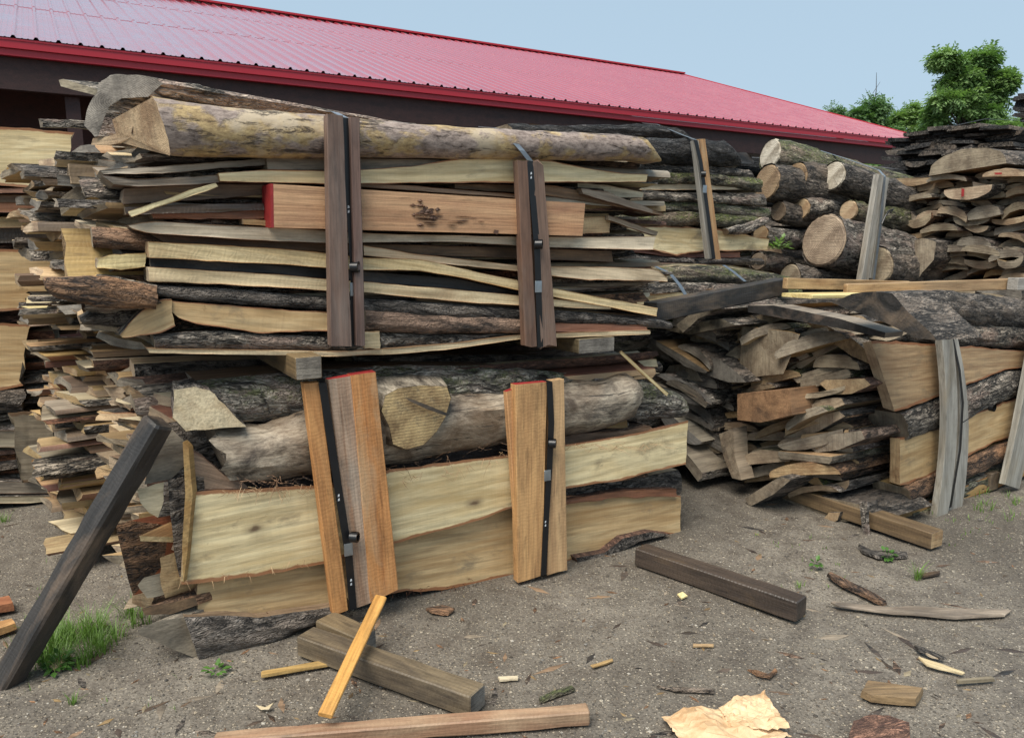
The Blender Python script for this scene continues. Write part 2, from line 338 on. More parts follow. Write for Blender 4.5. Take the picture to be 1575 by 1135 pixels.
def fig_mat(name, light, dark):
    """broad sawn face with cathedral grain"""
    m, t, p = new_mat(name); g = G(t); v = g.obj()
    k = g.noise(g.scale(v, (.55, 3.4, 3.4)), 1.3, 2, .5, .5)
    s = g.math('SINE', g.math('MULTIPLY', k, 60.)); s = g.math('MULTIPLY_ADD', s, .5, .5)
    col = g.mix(g.ramp(s, [(0., 0.), (.75, 1.)]), tuple(lerp(x, y, .72) for x, y in zip(dark, light)), light)
    f = g.noise(g.scale(v, (3, 45, 45)), 1, 4, .65)
    col = g.mix(.8, col, g.ramp(f, [(.33, .55), (.6, 1.12)]), 'MULTIPLY')
    big = g.noise(g.scale(v, (1.2, 3, 3)), 1.4, 6, .6, .5)
    col = g.mix(g.ramp(big, [(.5, 0.), (.72, .75)]), col, dark)
    st = g.noise(g.scale(v, (1, 1.3, 1.3)), 6, 6, .7, .3)
    col = g.mix(g.ramp(st, [(.66, 0.), (.74, .7)]), col, tuple(x * .35 for x in dark))
    wv = g.noise(g.scale(v, (60, 5, 5)), 1, 3, .6, .6)
    col = g.mix(.18, col, g.ramp(wv, [(.3, .8), (.6, 1.05)]), 'MULTIPLY')
    stk = g.noise(g.scale(v, (.8, 12, 12)), 1, 5, .65, .8)
    col = g.mix(g.math('MULTIPLY', g.ramp(stk, [(.47, 0.), (.68, 1.)]), .75), col, tuple(x * .85 for x in dark))
    kn = g.n('ShaderNodeTexVoronoi', feature='F1'); g.put(kn.inputs['Vector'], g.scale(ws2(g, v), (3.2, 6, 6))); kn.inputs['Scale'].default_value = 1
    kr = g.n('ShaderNodeSeparateColor'); g.put(kr.inputs[0], kn.outputs['Color'])
    col = g.mix(g.math('MULTIPLY', g.ramp(kn.outputs['Distance'], [(.05, .9), (.11, .35), (.2, 0.)]), g.ramp(kr.outputs[0], [(.5, 0.), (.55, 1.)])), col, (.09, .05, .028))
    ea = g.n('ShaderNodeAttribute', attribute_name='edge').outputs['Fac']
    col = g.mix(g.ramp(g.math('ADD', ea, g.math('MULTIPLY', g.noise(g.scale(v, (5, 8, 8)), 3, 5), .9)), [(.8, 0.), (1.25, .9)]), col, (.26, .10, .04))
    gry = g.noise(g.scale(v, (1.6, 3.5, 3.5)), 2.2, 8, .72, .3)
    col = g.mix(g.ramp(gry, [(.55, 0.), (.68, .75)]), col, (.20, .155, .10))
    g.put(p.inputs['Base Color'], col); p.inputs['Roughness'].default_value = .6
    g.put(p.inputs['Normal'], g.bump(g.math('ADD', f, g.math('MULTIPLY', wv, .6)), .002)); return m
W['figc'] = fig_mat('figured_cream_board', (.74, .62, .37), (.50, .35, .15))
W['figb'] = fig_mat('figured_brown_board', (.44, .30, .165), (.24, .13, .06))
W['figt'] = fig_mat('figured_tan_board', (.62, .45, .24), (.38, .22, .085))
# ================================================================ SETTING
def ground_mat():
    m, t, p = new_mat('damp_gravel'); g = G(t); v = g.obj(False)
    big = g.noise(v, .9, 5, .6); mid = g.noise(v, 7, 6, .65); fine = g.noise(v, 90, 4, .7)
    base = g.mix(g.ramp(big, [(.35, 0.), (.65, 1.)]), (.095, .082, .065), (.19, .168, .138))
    base = g.mix(g.ramp(mid, [(.35, .75), (.6, 0.)]), base, (.075, .062, .05))
    base = g.mix(.8, base, g.ramp(fine, [(.32, .4), (.68, 1.6)]), 'MULTIPLY')
    h = g.math('MULTIPLY', fine, .5)
    for sc_, lo, rad, amt in ((60, .42, .36, .85), (110, .3, .38, .8), (34, .78, .32, .9)):
        x = g.n('ShaderNodeTexVoronoi', feature='F1'); g.put(x.inputs['Vector'], v); x.inputs['Scale'].default_value = sc_
        r = g.n('ShaderNodeSeparateColor'); g.put(r.inputs[0], x.outputs['Color'])
        keep = g.ramp(g.math('ADD', r.outputs[0], g.math('MULTIPLY_ADD', mid, .9, -.45)), [(lo, 0.), (lo + .06, 1.)])
        st = g.math('MULTIPLY', g.ramp(x.outputs['Distance'], [(rad * .75, 1.), (rad, 0.)]), keep)
        pc = g.ramp(r.outputs[1], [(0., (.05, .042, .034)), (.4, (.17, .14, .105)), (.75, (.34, .29, .22)), (1., (.44, .39, .31))])
        base = g.mix(g.math('MULTIPLY', st, amt), base, pc)
        h = g.math('ADD', h, g.math('MULTIPLY', g.math('MULTIPLY', st, g.math('SUBTRACT', 1., x.outputs['Distance'])), 60 / sc_))
    g.put(p.inputs['Base Color'], base)
    g.put(p.inputs['Roughness'], g.ramp(mid, [(.3, .55), (.6, .85)]))
    g.put(p.inputs['Normal'], g.bump(h, .006)); return m
def gz(x, y):
    d = sqrt(x * x + y * y)
    return (.018 * nz(x * 1.1, y * 1.1) + .007 * nz(x * 4, y * 4)) * (1 if d < 12 else 0) - .012
def make_ground():
    xs = [-400, -120, -40, -14] + [-7 + i * .09 for i in range(156)] + [14, 40, 120, 400]
    ys = [-400, -100, -20, -3] + [1 + i * .09 for i in range(100)] + [14, 40, 120, 400, 900]
    vs, fs = [], []
    for y in ys:
        for x in xs: vs.append(Vector((x, y, gz(x, y) if abs(x) < 9 and 0 < y < 11 else -.012)))
    n = len(xs)
    for j in range(len(ys) - 1):
        for i in range(n - 1): fs.append((j * n + i, j * n + i + 1, (j + 1) * n + i + 1, (j + 1) * n + i))
    o = mesh_obj('ground', vs, fs, [ground_mat()], smooth=180); o['kind'] = 'structure'
make_ground()

# ---------------------------------------------------------------- barn
def make_barn():
    vE, zE, vR, zR, u0, u1 = 11.0, 3.98, 20.3, 7.25, -22.0, 18.6
    b = empty('barn', uvz(0, vE, 0), 'long open barn with a glossy ribbed red metal roof', 'barn')
    m, t, p = new_mat('red_painted_roof_steel'); g = G(t); v = g.obj(False)
    n1 = g.noise(g.scale(v, (.6, .6, .6)), 1, 5, .6)
    g.put(p.inputs['Base Color'], g.mix(n1, (.37, .055, .08), (.29, .035, .055)))
    g.put(p.inputs['Roughness'], g.ramp(g.noise(v, 3, 4), [(.35, .18), (.65, .42)])); p.inputs['Specular IOR Level'].default_value = 1.
    p.inputs['Coat Weight'].default_value = 1.; p.inputs['Coat IOR'].default_value = 2.; p.inputs['Coat Roughness'].default_value = .14
    g.put(p.inputs['Normal'], g.bump(g.noise(v, 1.4, 3), .01, .2))
    trim, t2, p2 = new_mat('red_trim_steel'); p2.inputs['Base Color'].default_value = (.40, .016, .03, 1); p2.inputs['Roughness'].default_value = .4
    brown = wood('dark_red_brown_siding', (.05, .014, .011), (.03, .009, .008), None, saw=0, var=0)
    # ribbed sheet: nine-inch major ribs with two low stiffening ribs between
    prof = []
    u = u0
    while u < u1:
        for du, h in ((0, 0), (.018, .028), (.042, .028), (.06, 0), (.105, 0), (.112, .005), (.122, .005), (.129, 0), (.165, 0), (.172, .005), (.182, .005), (.189, 0)):
            prof.append((u + du, h))
        u += .2286
    nrm = Vector((0, 0, 0)) + Z * (vR - vE) - V * (zR - zE); nrm.normalize()
    def slab(side):
        vs, fs = [], []
        rows = ((vE, zE), (lerp(vE, vR, .36), lerp(zE, zR, .36)), (lerp(vE, vR, .36), lerp(zE, zR, .36) + .006), (lerp(vE, vR, .7), lerp(zE, zR, .7) + .006), (lerp(vE, vR, .7), lerp(zE, zR, .7) + .012), (vR, zR + .012))
        for (vv, z) in rows:
            vv2 = vv if side == 0 else 2 * vR - vv
            n_ = nrm if side == 0 else Vector((0, 0, 1)) * nrm.z - V * nrm.dot(V)
            for (u, h) in prof: vs.append(uvz(u, vv2, z) + n_ * h)
        n = len(prof)
        for r in range(len(rows) - 1):
            for i in range(n - 1): fs.append((r * n + i, r * n + i + 1, (r + 1) * n + i + 1, (r + 1) * n + i))
        k = len(vs)                                  # underside closes the sheet
        for (vv, z) in (rows[0], rows[-1]):
            vv2 = vv if side == 0 else 2 * vR - vv
            for u in (prof[0][0], prof[-1][0]): vs.append(uvz(u, vv2, z - .03))
        fs.append((k, k + 1, k + 3, k + 2))
        return vs, fs
    for s in (0, 1):
        vs, fs = slab(s); mesh_obj('roof', vs, fs, [m], parent=b, smooth=25)
    # ridge cap, rake trim, fascia (with a step), header siding
    def bar(name, a, c, wv, hv, mat): return mesh_obj(name, sum(box_secs(a, c, wv, hv), []), [(0, 1, 2, 3)[::-1], (4, 5, 6, 7), (0, 1, 5, 4), (1, 2, 6, 5), (2, 3, 7, 6), (3, 0, 4, 7)], [mat], parent=b, smooth=0)
    bar('ridge_cap', uvz(u0, vR, zR + .045), uvz(u1 + .02, vR, zR + .045), V * .16, Z * .022, trim)
    bar('fascia', uvz(u0, vE + .03, zE - .06), uvz(u1, vE + .03, zE - .06), V * .02, Z * .055, trim)
    bar('fascia', uvz(u0, vE + .07, zE - .155), uvz(u1, vE + .07, zE - .155), V * .02, Z * .038, trim)
    bar('rake_trim', uvz(u1 + .02, vE, zE - .02), uvz(u1 + .02, vR, zR - .0), U * .02, Z * .06, trim)
    bar('soffit', uvz(u0, vE + .3, zE - .178), uvz(u1 - .1, vE + .3, zE - .178), V * .22, Z * .01, trim)
    bar('header_beam', uvz(u0, vE + .2, zE - .375), uvz(u1 - .1, vE + .2, zE - .375), V * .05, Z * .184, brown)
    bar('back_wall', uvz(u0, 2 * vR - vE, 1.9), uvz(u1 - 3, 2 * vR - vE, 1.9), V * .04, Z * 1.9, brown)
    bar('ceiling', uvz(u0, vR, zE - .15), uvz(u1 - .4, vR, zE - .15), V * (vR - vE - .5), Z * .02, brown)
    bar('partition_wall', uvz(-1.5, vE + 1.5, 1.9), uvz(11.5, vE + 1.5, 1.9), V * .04, Z * 1.9, brown)
    for k in range(7):
        u = u1 - .3 - k * 3.6
        if u > -5: bar('post', uvz(u, vE + .35, 0), uvz(u, vE + .35, zE - .57), U * .08, V * .08, brown)
    # screw heads in rows down the slope, one part
    vs, fs = [], []
    for r in range(14):
        tt = (r + .25) / 14
        u = u0 + .2
        while u < 9:
            c = uvz(u + .095, lerp(vE, vR, tt), lerp(zE, zR, tt)) + nrm * .012; k = len(vs)
            for a in range(5): vs.append(c + (U * cos(a * 1.2566) + (V * nrm.z + Z * .35) * sin(a * 1.2566)) * .011 + nrm * .003)
            fs.append(tuple(range(k, k + 5))); u += .2286 * 2
    o = mesh_obj('roof_screws', vs, fs, [trim], parent=b, smooth=0); o['kind'] = 'stuff'
make_barn()

# ---------------------------------------------------------------- trees
def leaf_mat(name, a, b_):
    m, t, p = new_mat(name); g = G(t); v = g.obj()
    isl = g.n('ShaderNodeNewGeometry').outputs['Random Per Island']
    col = g.mix(g.ramp(g.noise(v, .9, 3), [(.35, 0.), (.65, 1.)]), a, b_)
    col = g.mix(.6, col, g.ramp(isl, [(0., .6), (1., 1.35)]), 'MULTIPLY')
    g.put(p.inputs['Base Color'], col); p.inputs['Roughness'].default_value = .5
    tr = g.n('ShaderNodeBsdfTranslucent'); g.put(tr.inputs[0], g.mix(1., col, (1.3, 1.5, .7), 'MULTIPLY'))
    ms = g.n('ShaderNodeMixShader'); ms.inputs[0].default_value = .3
    out = [n for n in t.nodes if n.type == 'OUTPUT_MATERIAL'][0]
    t.links.new(p.outputs[0], ms.inputs[1]); t.links.new(tr.outputs[0], ms.inputs[2]); t.links.new(ms.outputs[0], out.inputs[0])
    return m
LEAF = leaf_mat('green_leaves', (.11, .20, .07), (.21, .32, .12)); LEAF2 = leaf_mat('grey_green_leaves', (.09, .17, .07), (.15, .25, .10))
BARKT = bark('tree_bark', (.12, .1, .085), (.03, .025, .02), size=2)
def tube_secs(pts, rads, k=7):
    secs = []
    for i, p in enumerate(pts):
        d = (pts[min(i + 1, len(pts) - 1)] - pts[max(i - 1, 0)]).normalized()
        a = d.cross(Vector((.31, .95, .13))).normalized(); b_ = d.cross(a)
        secs.append([p + (a * cos(j * 2 * pi / k) + b_ * sin(j * 2 * pi / k)) * rads[i] for j in range(k)])
    return secs
def tubes_mesh(name, lst, mat, parent=None, k=6, smooth=60):
    vs, fs = [], []
    for pts, rads in lst:
        ss = tube_secs(pts, rads, k); b0 = len(vs)
        for s in ss: vs += s
        for i in range(len(ss) - 1):
            for j in range(k):
                q = (j + 1) % k; fs.append((b0 + i * k + j, b0 + i * k + q, b0 + (i + 1) * k + q, b0 + (i + 1) * k + j))
        fs.append(tuple(b0 + j for j in range(k))[::-1]); fs.append(tuple(b0 + (len(ss) - 1) * k + j for j in range(k)))
    return mesh_obj(name, vs, fs, [mat], parent=parent, smooth=smooth)
def tree(base, h, blobs, nleaf, size, label, mat, seed, cat='tree', group='trees beyond the barn'):
    rnd = random.Random(seed); t = empty('tree', base, label, cat, group)
    top = base + Z * h * .8; limbs = [([base, base + Z * h * .35, lerp(base, top, .75), top], [h * .022, h * .017, h * .01, .02])]
    vs, fs = [], []
    fine = []
    for (dx, dy, dz, r) in blobs:
        for _ in range(4):
            q = Vector((rnd.gauss(0, 1), rnd.gauss(0, 1), rnd.gauss(0, 1))).normalized() * r * rnd.uniform(.3, 1.0); fine.append((dx + q.x, dy + q.y, dz + q.z * .8, r * rnd.uniform(.3, .62)))
    blobs = fine
    for (dx, dy, dz, r) in blobs:
        c = base + Vector((dx, dy, dz)); a = base + Z * max(h * .2, dz * .6)
        mid = lerp(a, c, .5) + Z * .3
        limbs.append(([a, mid, c], [h * .009, h * .006, .015]))
        ns = max(5, int(r * r * 7))
        for _ in range(ns):
            th, ph = rnd.uniform(0, 2 * pi), math.acos(rnd.uniform(-1, 1)); rr = r * rnd.uniform(.45, 1.08)
            e = c + Vector((sin(ph) * cos(th), sin(ph) * sin(th), cos(ph) * .75)) * rr
            if rnd.random() < .5: limbs.append(([lerp(c, e, .15), lerp(c, e, .6) + Z * .05, e], [.02, .013, .006]))
            for _ in range(int(nleaf / len(blobs) / ns)):
                d = Vector((rnd.gauss(0, 1), rnd.gauss(0, 1), rnd.gauss(0, .7))).normalized()
                o = e + d * rnd.uniform(0, .5) * (.5 + r * .4)
                # a spray: leaflets pairwise on a drooping stalk
                st = (d + Vector((0, 0, -.35))).normalized(); sd_ = st.cross(Z + Vector((rnd.uniform(-.5, .5), rnd.uniform(-.5, .5), 0))).normalized()
                for q in range(3):
                    for sg in (-1, 1):
                        p0 = o + st * size * (q * .55); tip = p0 + (sd_ * sg * .8 + st * .5 - Z * .2) * size
                        wd = st * size * .22; md = lerp(p0, tip, .5); k = len(vs)
                        vs += [p0, md + wd, tip, md - wd]; fs.append((k, k + 1, k + 2, k + 3))
    tubes_mesh('trunk', limbs, BARKT, t, 5)
    mesh_obj('crown', vs, fs, [mat], parent=t, smooth=0)
    return t
def blobpx(lst, Y, base):
    out = []
    for px, py, rp, dy in lst:
        p = aty(px, py, Y) - base; out.append((p.x, p.y + dy, p.z, rp * 1.18 * Y / 1185))
    return out
Yt = 40; bs = aty(1492, 400, Yt); bs.z = 0
tree(bs, 11.6, blobpx([(1462, 92, 15, 0), (1512, 90, 18, .5), (1480, 125, 22, 0), (1525, 118, 20, 1), (1545, 122, 11, 0), (1490, 160, 30, 0), (1455, 150, 20, -.5), (1530, 160, 22, .5), (1515, 195, 30, 0), (1470, 195, 28, 1), (1445, 172, 14, 0), (1540, 205, 24, 0), (1500, 230, 30, 0), (1455, 225, 20, 0)], Yt, bs), 11000, .26, 'tall leafy green tree standing highest above the dark stack', LEAF, 5)
def shrubtree(x, top, Y, bl, n, label, mat, seed, size=.22):
    b_ = aty(x, 400, Y); b_.z = 0
    h = aty(x, top, Y).z; tree(b_, h, blobpx(bl, Y, b_), n, size, label, mat, seed)
shrubtree(1347, 150, 36, [(1345, 160, 13, 0), (1352, 172, 16, 0), (1332, 182, 12, 0), (1357, 195, 16, 0), (1322, 178, 8, 0), (1375, 200, 14, 1)], 1500, 'small tree with bare twigs poking up behind the roof edge', LEAF2, 7, .2)
shrubtree(1405, 160, 44, [(1407, 170, 14, 0), (1390, 182, 15, 0), (1420, 190, 18, 0), (1375, 188, 11, 0), (1405, 205, 18, 0), (1435, 210, 18, 0)], 1900, 'rounded bushy tree just left of the tall tree', LEAF, 8)
shrubtree(1286, 165, 48, [(1284, 170, 7, 0), (1292, 175, 7, 0)], 260, 'tip of a tree just peeking over the red roof', LEAF2, 9, .18)
shrubtree(1562, 178, 46, [(1565, 195, 14, 0), (1580, 205, 16, 0), (1550, 215, 14, 0)], 800, 'low green tree at the far right behind the stacks', LEAF, 10)
shrubtree(1345, 240, 34, [(1310, 262, 18, 0), (1340, 258, 20, 0), (1370, 262, 20, 0), (1355, 285, 20, 0), (1320, 285, 18, 0)], 1700, 'green thicket seen under the barn eave behind the logs', LEAF, 11, .2)
for x_, t_, Y_ in ((1660, 200, 50), (1760, 180, 55), (1880, 210, 48)): shrubtree(x_, t_, Y_, [(x_ + dx, t_ + dy, 24, 0) for dx, dy in ((0, 10), (-25, 40), (25, 35), (0, 70), (-40, 90), (40, 85), (0, 120))], 1500, {1660: 'round green tree beyond the stacks, just outside the right edge', 1760: 'tall round green tree farther right beyond the stacks', 1880: 'rightmost green tree beyond the yard'}[x_], LEAF, int(x_))
b_ = aty(1339, 190, 36); tubes_mesh('bare_sapling', [([b_ - Z * 6.2, b_, b_ + Vector((.15, 0, 1.4)), b_ + Vector((.1, 0, 2.2))], [.08, .03, .018, .008])] + [([b_ + Z * a, b_ + Vector((dx, 0, a + .5))], [.012, .006]) for a, dx in ((.2, -.5), (.6, .4), (1., -.35), (1.3, .3), (-.2, .8), (-.3, -.9))], BARKT)
tag(bpy.context.scene.objects['bare_sapling'], 'thin bare sapling rising above the small tree behind the roof', 'sapling')
# ================================================================ WOOD PIECES
def front(name, label, v, depth, kind, mats, top, bot, q=.05, amp=.006, rag=.006, n=26, skew=0., lean=0., back=0., group=None, cat=None, wav=.002, parent=None):
    """piece seen from its long side: upper and lower outline stand on the bundle's front plane (distance v), real depth behind.
    kind flat: sawn face; bulge: rounded bark slab.  mats = (face, edge, end)"""
    SEED[0] += 1; sd_ = SEED[0] * 3.1
    secs = []
    if kind == 'flat': S = [(0, 0), (.07, 0), (.25, 0), (.5, 0), (.75, 0), (.93, 0), (1, 0)]
    else: S = [((1 - cos(a)) / 2, sin(a)) for a in [pi * k / 12 for k in range(13)]]
    m = len(S)
    for i in range(n):
        t = i / (n - 1)
        T = onv(*poly(top, t), v); B = onv(*poly(bot, t), v); d = B - T
        dn = d.normalized()
        T = T + dn * wav * 1.5 * nz(t * 9, sd_, 1) + dn * wav * nz(t * 40, sd_, 1); B = B + dn * wav * 1.5 * nz(t * 9, sd_, 5) + dn * wav * nz(t * 37, sd_, 6); d = B - T
        sec = []
        qq = min(q, d.length * .6) if kind != 'flat' else q
        for s_, o in S:
            off = o * qq if kind != 'flat' else .003 * nz(t * 6, s_ * 3, sd_)
            sec.append(T + d * s_ - V * off + V * lean * s_)
        for s_, o in ((.95 - back, 1), (.5, 1), (.05 + back, 1)):
            p = T + d * s_ + V * depth * o + V * lean * s_
            if t == 0: p = p - U * skew
            if t == 1: p = p + U * skew * .5
            sec.append(p)
        secs.append(sec)
    M = m + 3
    if kind == 'flat': mi = [0] * (m - 1) + [1, 0, 0, 1]; bk = [m - 1, M - 1]
    else: mi = [1] * (m - 1) + [0, 0, 0, 0]; bk = list(range(1, m - 2))
    o = loft(name, secs, mi, [W[x] for x in mats], cap=2, bark=bk, amp=amp, rag=rag, wid=(onv(*bot[0], v) - onv(*top[0], v)), parent=parent)
    if kind == 'flat':
        at = o.data.attributes.new('edge', 'FLOAT', 'POINT'); at.data.foreach_set('value', ([1] + [0] * (m - 2) + [1, 0, 0, 0]) * n)
    if parent is None: tag(o, label, cat or name.replace('_', ' '), group)
    return o
def section(kind, w, h, k=9, cup=0.):
    if kind == 'D':
        P = [(-w / 2, 0), (-w / 6, cup * h * .85), (w / 6, cup * h * .85), (w / 2, 0)]
        P += [(w / 2 * cos(a), h * sin(a) ** .8) for a in [pi * j / k for j in range(1, k)]]
        return P, [0, 0, 0] + [1] * (len(P) - 3), list(range(4, len(P)))
    if kind == 'plank':
        P = [(-w / 2, 0), (-w / 6, 0), (w / 6, 0), (w / 2, 0), (w / 2 * .97, h / 2), (w / 2 * .9, h), (w / 6, h), (-w / 6, h), (-w / 2 * .9, h), (-w / 2 * .97, h / 2)]
        return P, [0, 0, 0, 1, 1, 0, 0, 0, 1, 1], [4, 9]
    if kind == 'shell':
        P = [(w / 2 * cos(a), h * sin(a)) for a in [pi * j / 12 for j in range(13)]]
        P += [(w * .36 * cos(a), h * .68 * sin(a) - h * .02) for a in [pi * (12 - j) / 12 for j in range(13)]]
        return P, [1] * 12 + [0] * 14, list(range(1, 12))
    P = [(-w / 2, -h / 2), (w / 2, -h / 2), (w / 2, h / 2), (-w / 2, h / 2)]
    return P, [0] * 4, []
def along(name, label, kind, w, h, u0, L, v, z, rot, mats, n=12, amp=.006, rag=.012, cup=0., skew=0., bend=0., taper=.1, yaw=0., drop=0., roll=0., group=None, cat=None, k=9, shape=None):
    """piece running along the bundle direction, cut end towards the left; v, z = centre of its sawn face"""
    SEED[0] += 1; sd_ = SEED[0] * 2.3
    P, mi, bk = section(kind, w, h, k, cup)
    secs = []
    for i in range(n):
        t = i / (n - 1)
        ww = 1 + .10 * nz(t * 2.3, sd_) - taper * t; hh = 1 + .16 * nz(t * 3, sd_, 7)
        c, s_ = cos(rot + roll * t), sin(rot + roll * t)
        vv = v + .015 * nz(t * 3, sd_, 3) + yaw * t; zz = z + bend * 4 * t * (1 - t) + .008 * nz(t * 4, sd_, 9) + drop * t
        sk = skew * (1 - t) ** 6
        secs.append([uvz(u0 + L * t - sk * (a * c - b * s_), vv + (a * ww * c - b * hh * s_), zz + (a * ww * s_ + b * hh * c)) for a, b in P])
    o = loft(name, secs, mi, [W[x] for x in mats], cap=2, bark=bk, amp=amp, rag=rag, wid=V * cos(rot) + Z * sin(rot))
    return tag(o, label, cat or name.replace('_', ' '), group)
def outline(name, label, pts, plane, val, ext, mats, cat=None, group=None, n=4, fuzz=.003, sub=3, taper=0.):
    """cut end (or face) with a free outline in plane u or v = val, running back by the vector ext"""
    P = []
    for a, b in zip(pts, pts[1:] + pts[:1]):
        for k in range(sub): P.append((lerp(a[0], b[0], k / sub), lerp(a[1], b[1], k / sub)))
    if plane == 'p':
        pt, nm_ = val; base = []
        for x, y in P: r = ray(x, y); base.append(CAM + r * ((pt - CAM).dot(nm_) / r.dot(nm_)))
    else: base = [(onu if plane == 'u' else onv)(x, y, val) for x, y in P]
    c = sum(base, Vector()) / len(base); SEED[0] += 1
    base = [p + (p - c).normalized() * .004 * nz(p.x * 30, p.z * 30, SEED[0]) for p in base]
    secs = [[c + (p - c) * (1 - taper * i / (n - 1)) + ext * (i / (n - 1)) for p in base] for i in range(n)]
    o = loft(name, secs, [1] * len(base), [W[mats[0]], W[mats[1]]], cap=0, fuzz=fuzz, wid=Vector((0, .1, 1)))
    return tag(o, label, cat or name.replace('_', ' '), group)
ORD = ['bottom', 'second', 'third', 'fourth', 'fifth', 'sixth', 'seventh', 'eighth', 'ninth', 'tenth', 'eleventh', 'twelfth', 'thirteenth', 'fourteenth', 'fifteenth', 'sixteenth', 'seventeenth', 'eighteenth', 'nineteenth', 'twentieth', 'twenty-first', 'twenty-second', 'twenty-third', 'twenty-fourth', 'twenty-fifth', 'twenty-sixth', 'twenty-seventh', 'twenty-eighth']
COLN = ['at the near side', 'second from the near side', 'third from the near side', 'fourth from the near side', 'fifth from the near side', 'sixth from the near side', 'seventh from the near side']
HUE = {'cream': 'cream', 'pale': 'pale', 'tan': 'tan', 'brown': 'brown', 'grey': 'grey', 'red': 'reddish', 'black': 'blackened', 'wet': 'dark wet'}
BRK = {'bdark': 'dark bark', 'bblack': 'black bark', 'bgrey': 'grey plated bark', 'bmoss': 'mossy bark', 'bgmoss': 'mossy bark', 'bbrown': 'brown bark', 'bred': 'thin reddish bark'}
FILL = []
def stack(place, group, u0, L, v0, v1, z0, z1, seed, faces, barks, ends, wr=(.16, .34), hr=(.035, .075), pitch=.82, tilt=.12, jit=.08, pd=.6, n=9, sag=0., endj=.15, keep=None, cups=(0, 0), skews=(0, 0), amp=.007, rag=.014, slant=0., up=.6, k=8, gapv=.0):
    rnd = random.Random(seed); z = z0; r = 0
    while z < z1:
        hmean = rnd.uniform(*hr); v = v0 + rnd.uniform(-.03, .05); c = 0
        while v < v1 - .05:
            wd = rnd.uniform(*wr); kind = 'D' if rnd.random() < pd else 'plank'
            h = hmean * rnd.uniform(.8, 1.15) * (1.15 if kind == 'D' else .8)
            f, b, e = rnd.choice(faces), rnd.choice(barks), rnd.choice(ends)
            rot = rnd.gauss(0, tilt) + slant; flip = rnd.random() > up
            zz = z + sag * sin((v - v0) / (v1 - v0) * pi) + rnd.uniform(-.008, .008)
            uu = u0 + rnd.uniform(-jit, jit); LL = L + rnd.uniform(-endj, endj)
            vc = v + wd / 2
            if keep is None or keep(uu, vc, zz, c):
                if flip: rot += pi; zz += h * .9
                nm = 'slab' if kind == 'D' else 'board'
                lab = None
                ob = along(nm, lab, kind, wd, h, uu, LL, vc, zz, rot, (f, b, e), n=n, amp=amp, rag=rag, bend=rnd.uniform(-.012, .012), group=group, k=k, cup=rnd.uniform(*cups), skew=rnd.uniform(*skews), roll=rnd.uniform(-.1, .1), yaw=rnd.uniform(-.03, .03))
                FILL.append((ob, kind, f, b, place))
            v += wd * rnd.uniform(.86, .98) + gapv; c += 1
        z += hmean * pitch; r += 1
def log(name, label, e0, u0, e1, u1, r0, r1, bk, endm, crook=.02, n=26, k=22, amp=.012, group=None, oval=1.):
    a = onu(*e0, u0); b = onu(*e1, u1); ax = (b - a).normalized(); s1 = ax.cross(Z).normalized(); s2 = s1.cross(ax)
    SEED[0] += 1; sd_ = SEED[0]
    secs = []
    for i in range(n):
        t = i / (n - 1); c = lerp(a, b, t) + s2 * crook * nz(t * 2.5, sd_) + s1 * crook * nz(t * 2.5, sd_, 5); r = lerp(r0, r1, t) * (1 + .06 * nz(t * 5, sd_, 8))
        secs.append([c + (s1 * cos(q) + s2 * sin(q) * oval) * r * (1 + .07 * nz(cos(q) * 1.3, sin(q) * 1.3, sd_)) for q in [2 * pi * j / k for j in range(k)]])
    o = loft(name, secs, [0] * k, [W[bk]], bark=range(k), amp=amp, caps=(False, False), wid=s1, smooth=60)
    tag(o, label, 'log', group)
    for sec, nm, out in ((secs[0], 'cut_end', -1), (secs[-1], 'cut_end', 1)):
        c = sum(sec, Vector()) / k
        vs = [c + (p - c) * f + ax * out * (.004 if f < 1 else -.012) for f in (1.02, .94) for p in sec] + [c + ax * out * .004]
        fs = [(j, (j + 1) % k, k + (j + 1) % k, k + j) for j in range(k)] + [(k + j, k + (j + 1) % k, 2 * k) for j in range(k)]
        mesh_obj(nm, vs, fs, [W[endm]], parent=o, M=frame(c, ax, s1), smooth=0)
    return o
def batten(label, tl, tr, bl, br, v, depth, mat, group, end=None, n=12, name='batten', bow=0., rag=.003):
    """upright board given by its four corners on plane v (bow in photo pixels bends it sideways)"""
    secs = []
    for i in range(n):
        t = i / (n - 1); bx = bow * 4 * t * (1 - t)
        A = onv(lerp(tl[0], bl[0], t) + bx, lerp(tl[1], bl[1], t), v); B = onv(lerp(tr[0], br[0], t) + bx, lerp(tr[1], br[1], t), v)
        d = (B - A); w_ = d.normalized(); bv = .0025
        secs.append([A + V * bv, A + w_ * bv, lerp(A, B, .5), B - w_ * bv, B + V * bv, B + V * depth, A + V * depth])
    o = loft(name, secs, [0] * 7, [W[mat], W[end or mat]], cap=1, fuzz=.002, rag=rag, wid=U, smooth=35)
    return tag(o, label, 'batten', group)
def ribbon(name, pts, wdir, w, mat, parent=None, th=.0012):
    secs = []
    for i, p in enumerate(pts):
        d = (pts[min(i + 1, len(pts) - 1)] - pts[max(i - 1, 0)]).normalized(); nn = d.cross(wdir).normalized()
        secs.append([p - wdir * w / 2 - nn * th, p + wdir * w / 2 - nn * th, p + wdir * w / 2 + nn * th, p - wdir * w / 2 + nn * th])
    return loft(name, secs, [0] * 4, [mat], wid=wdir, parent=parent, smooth=30)
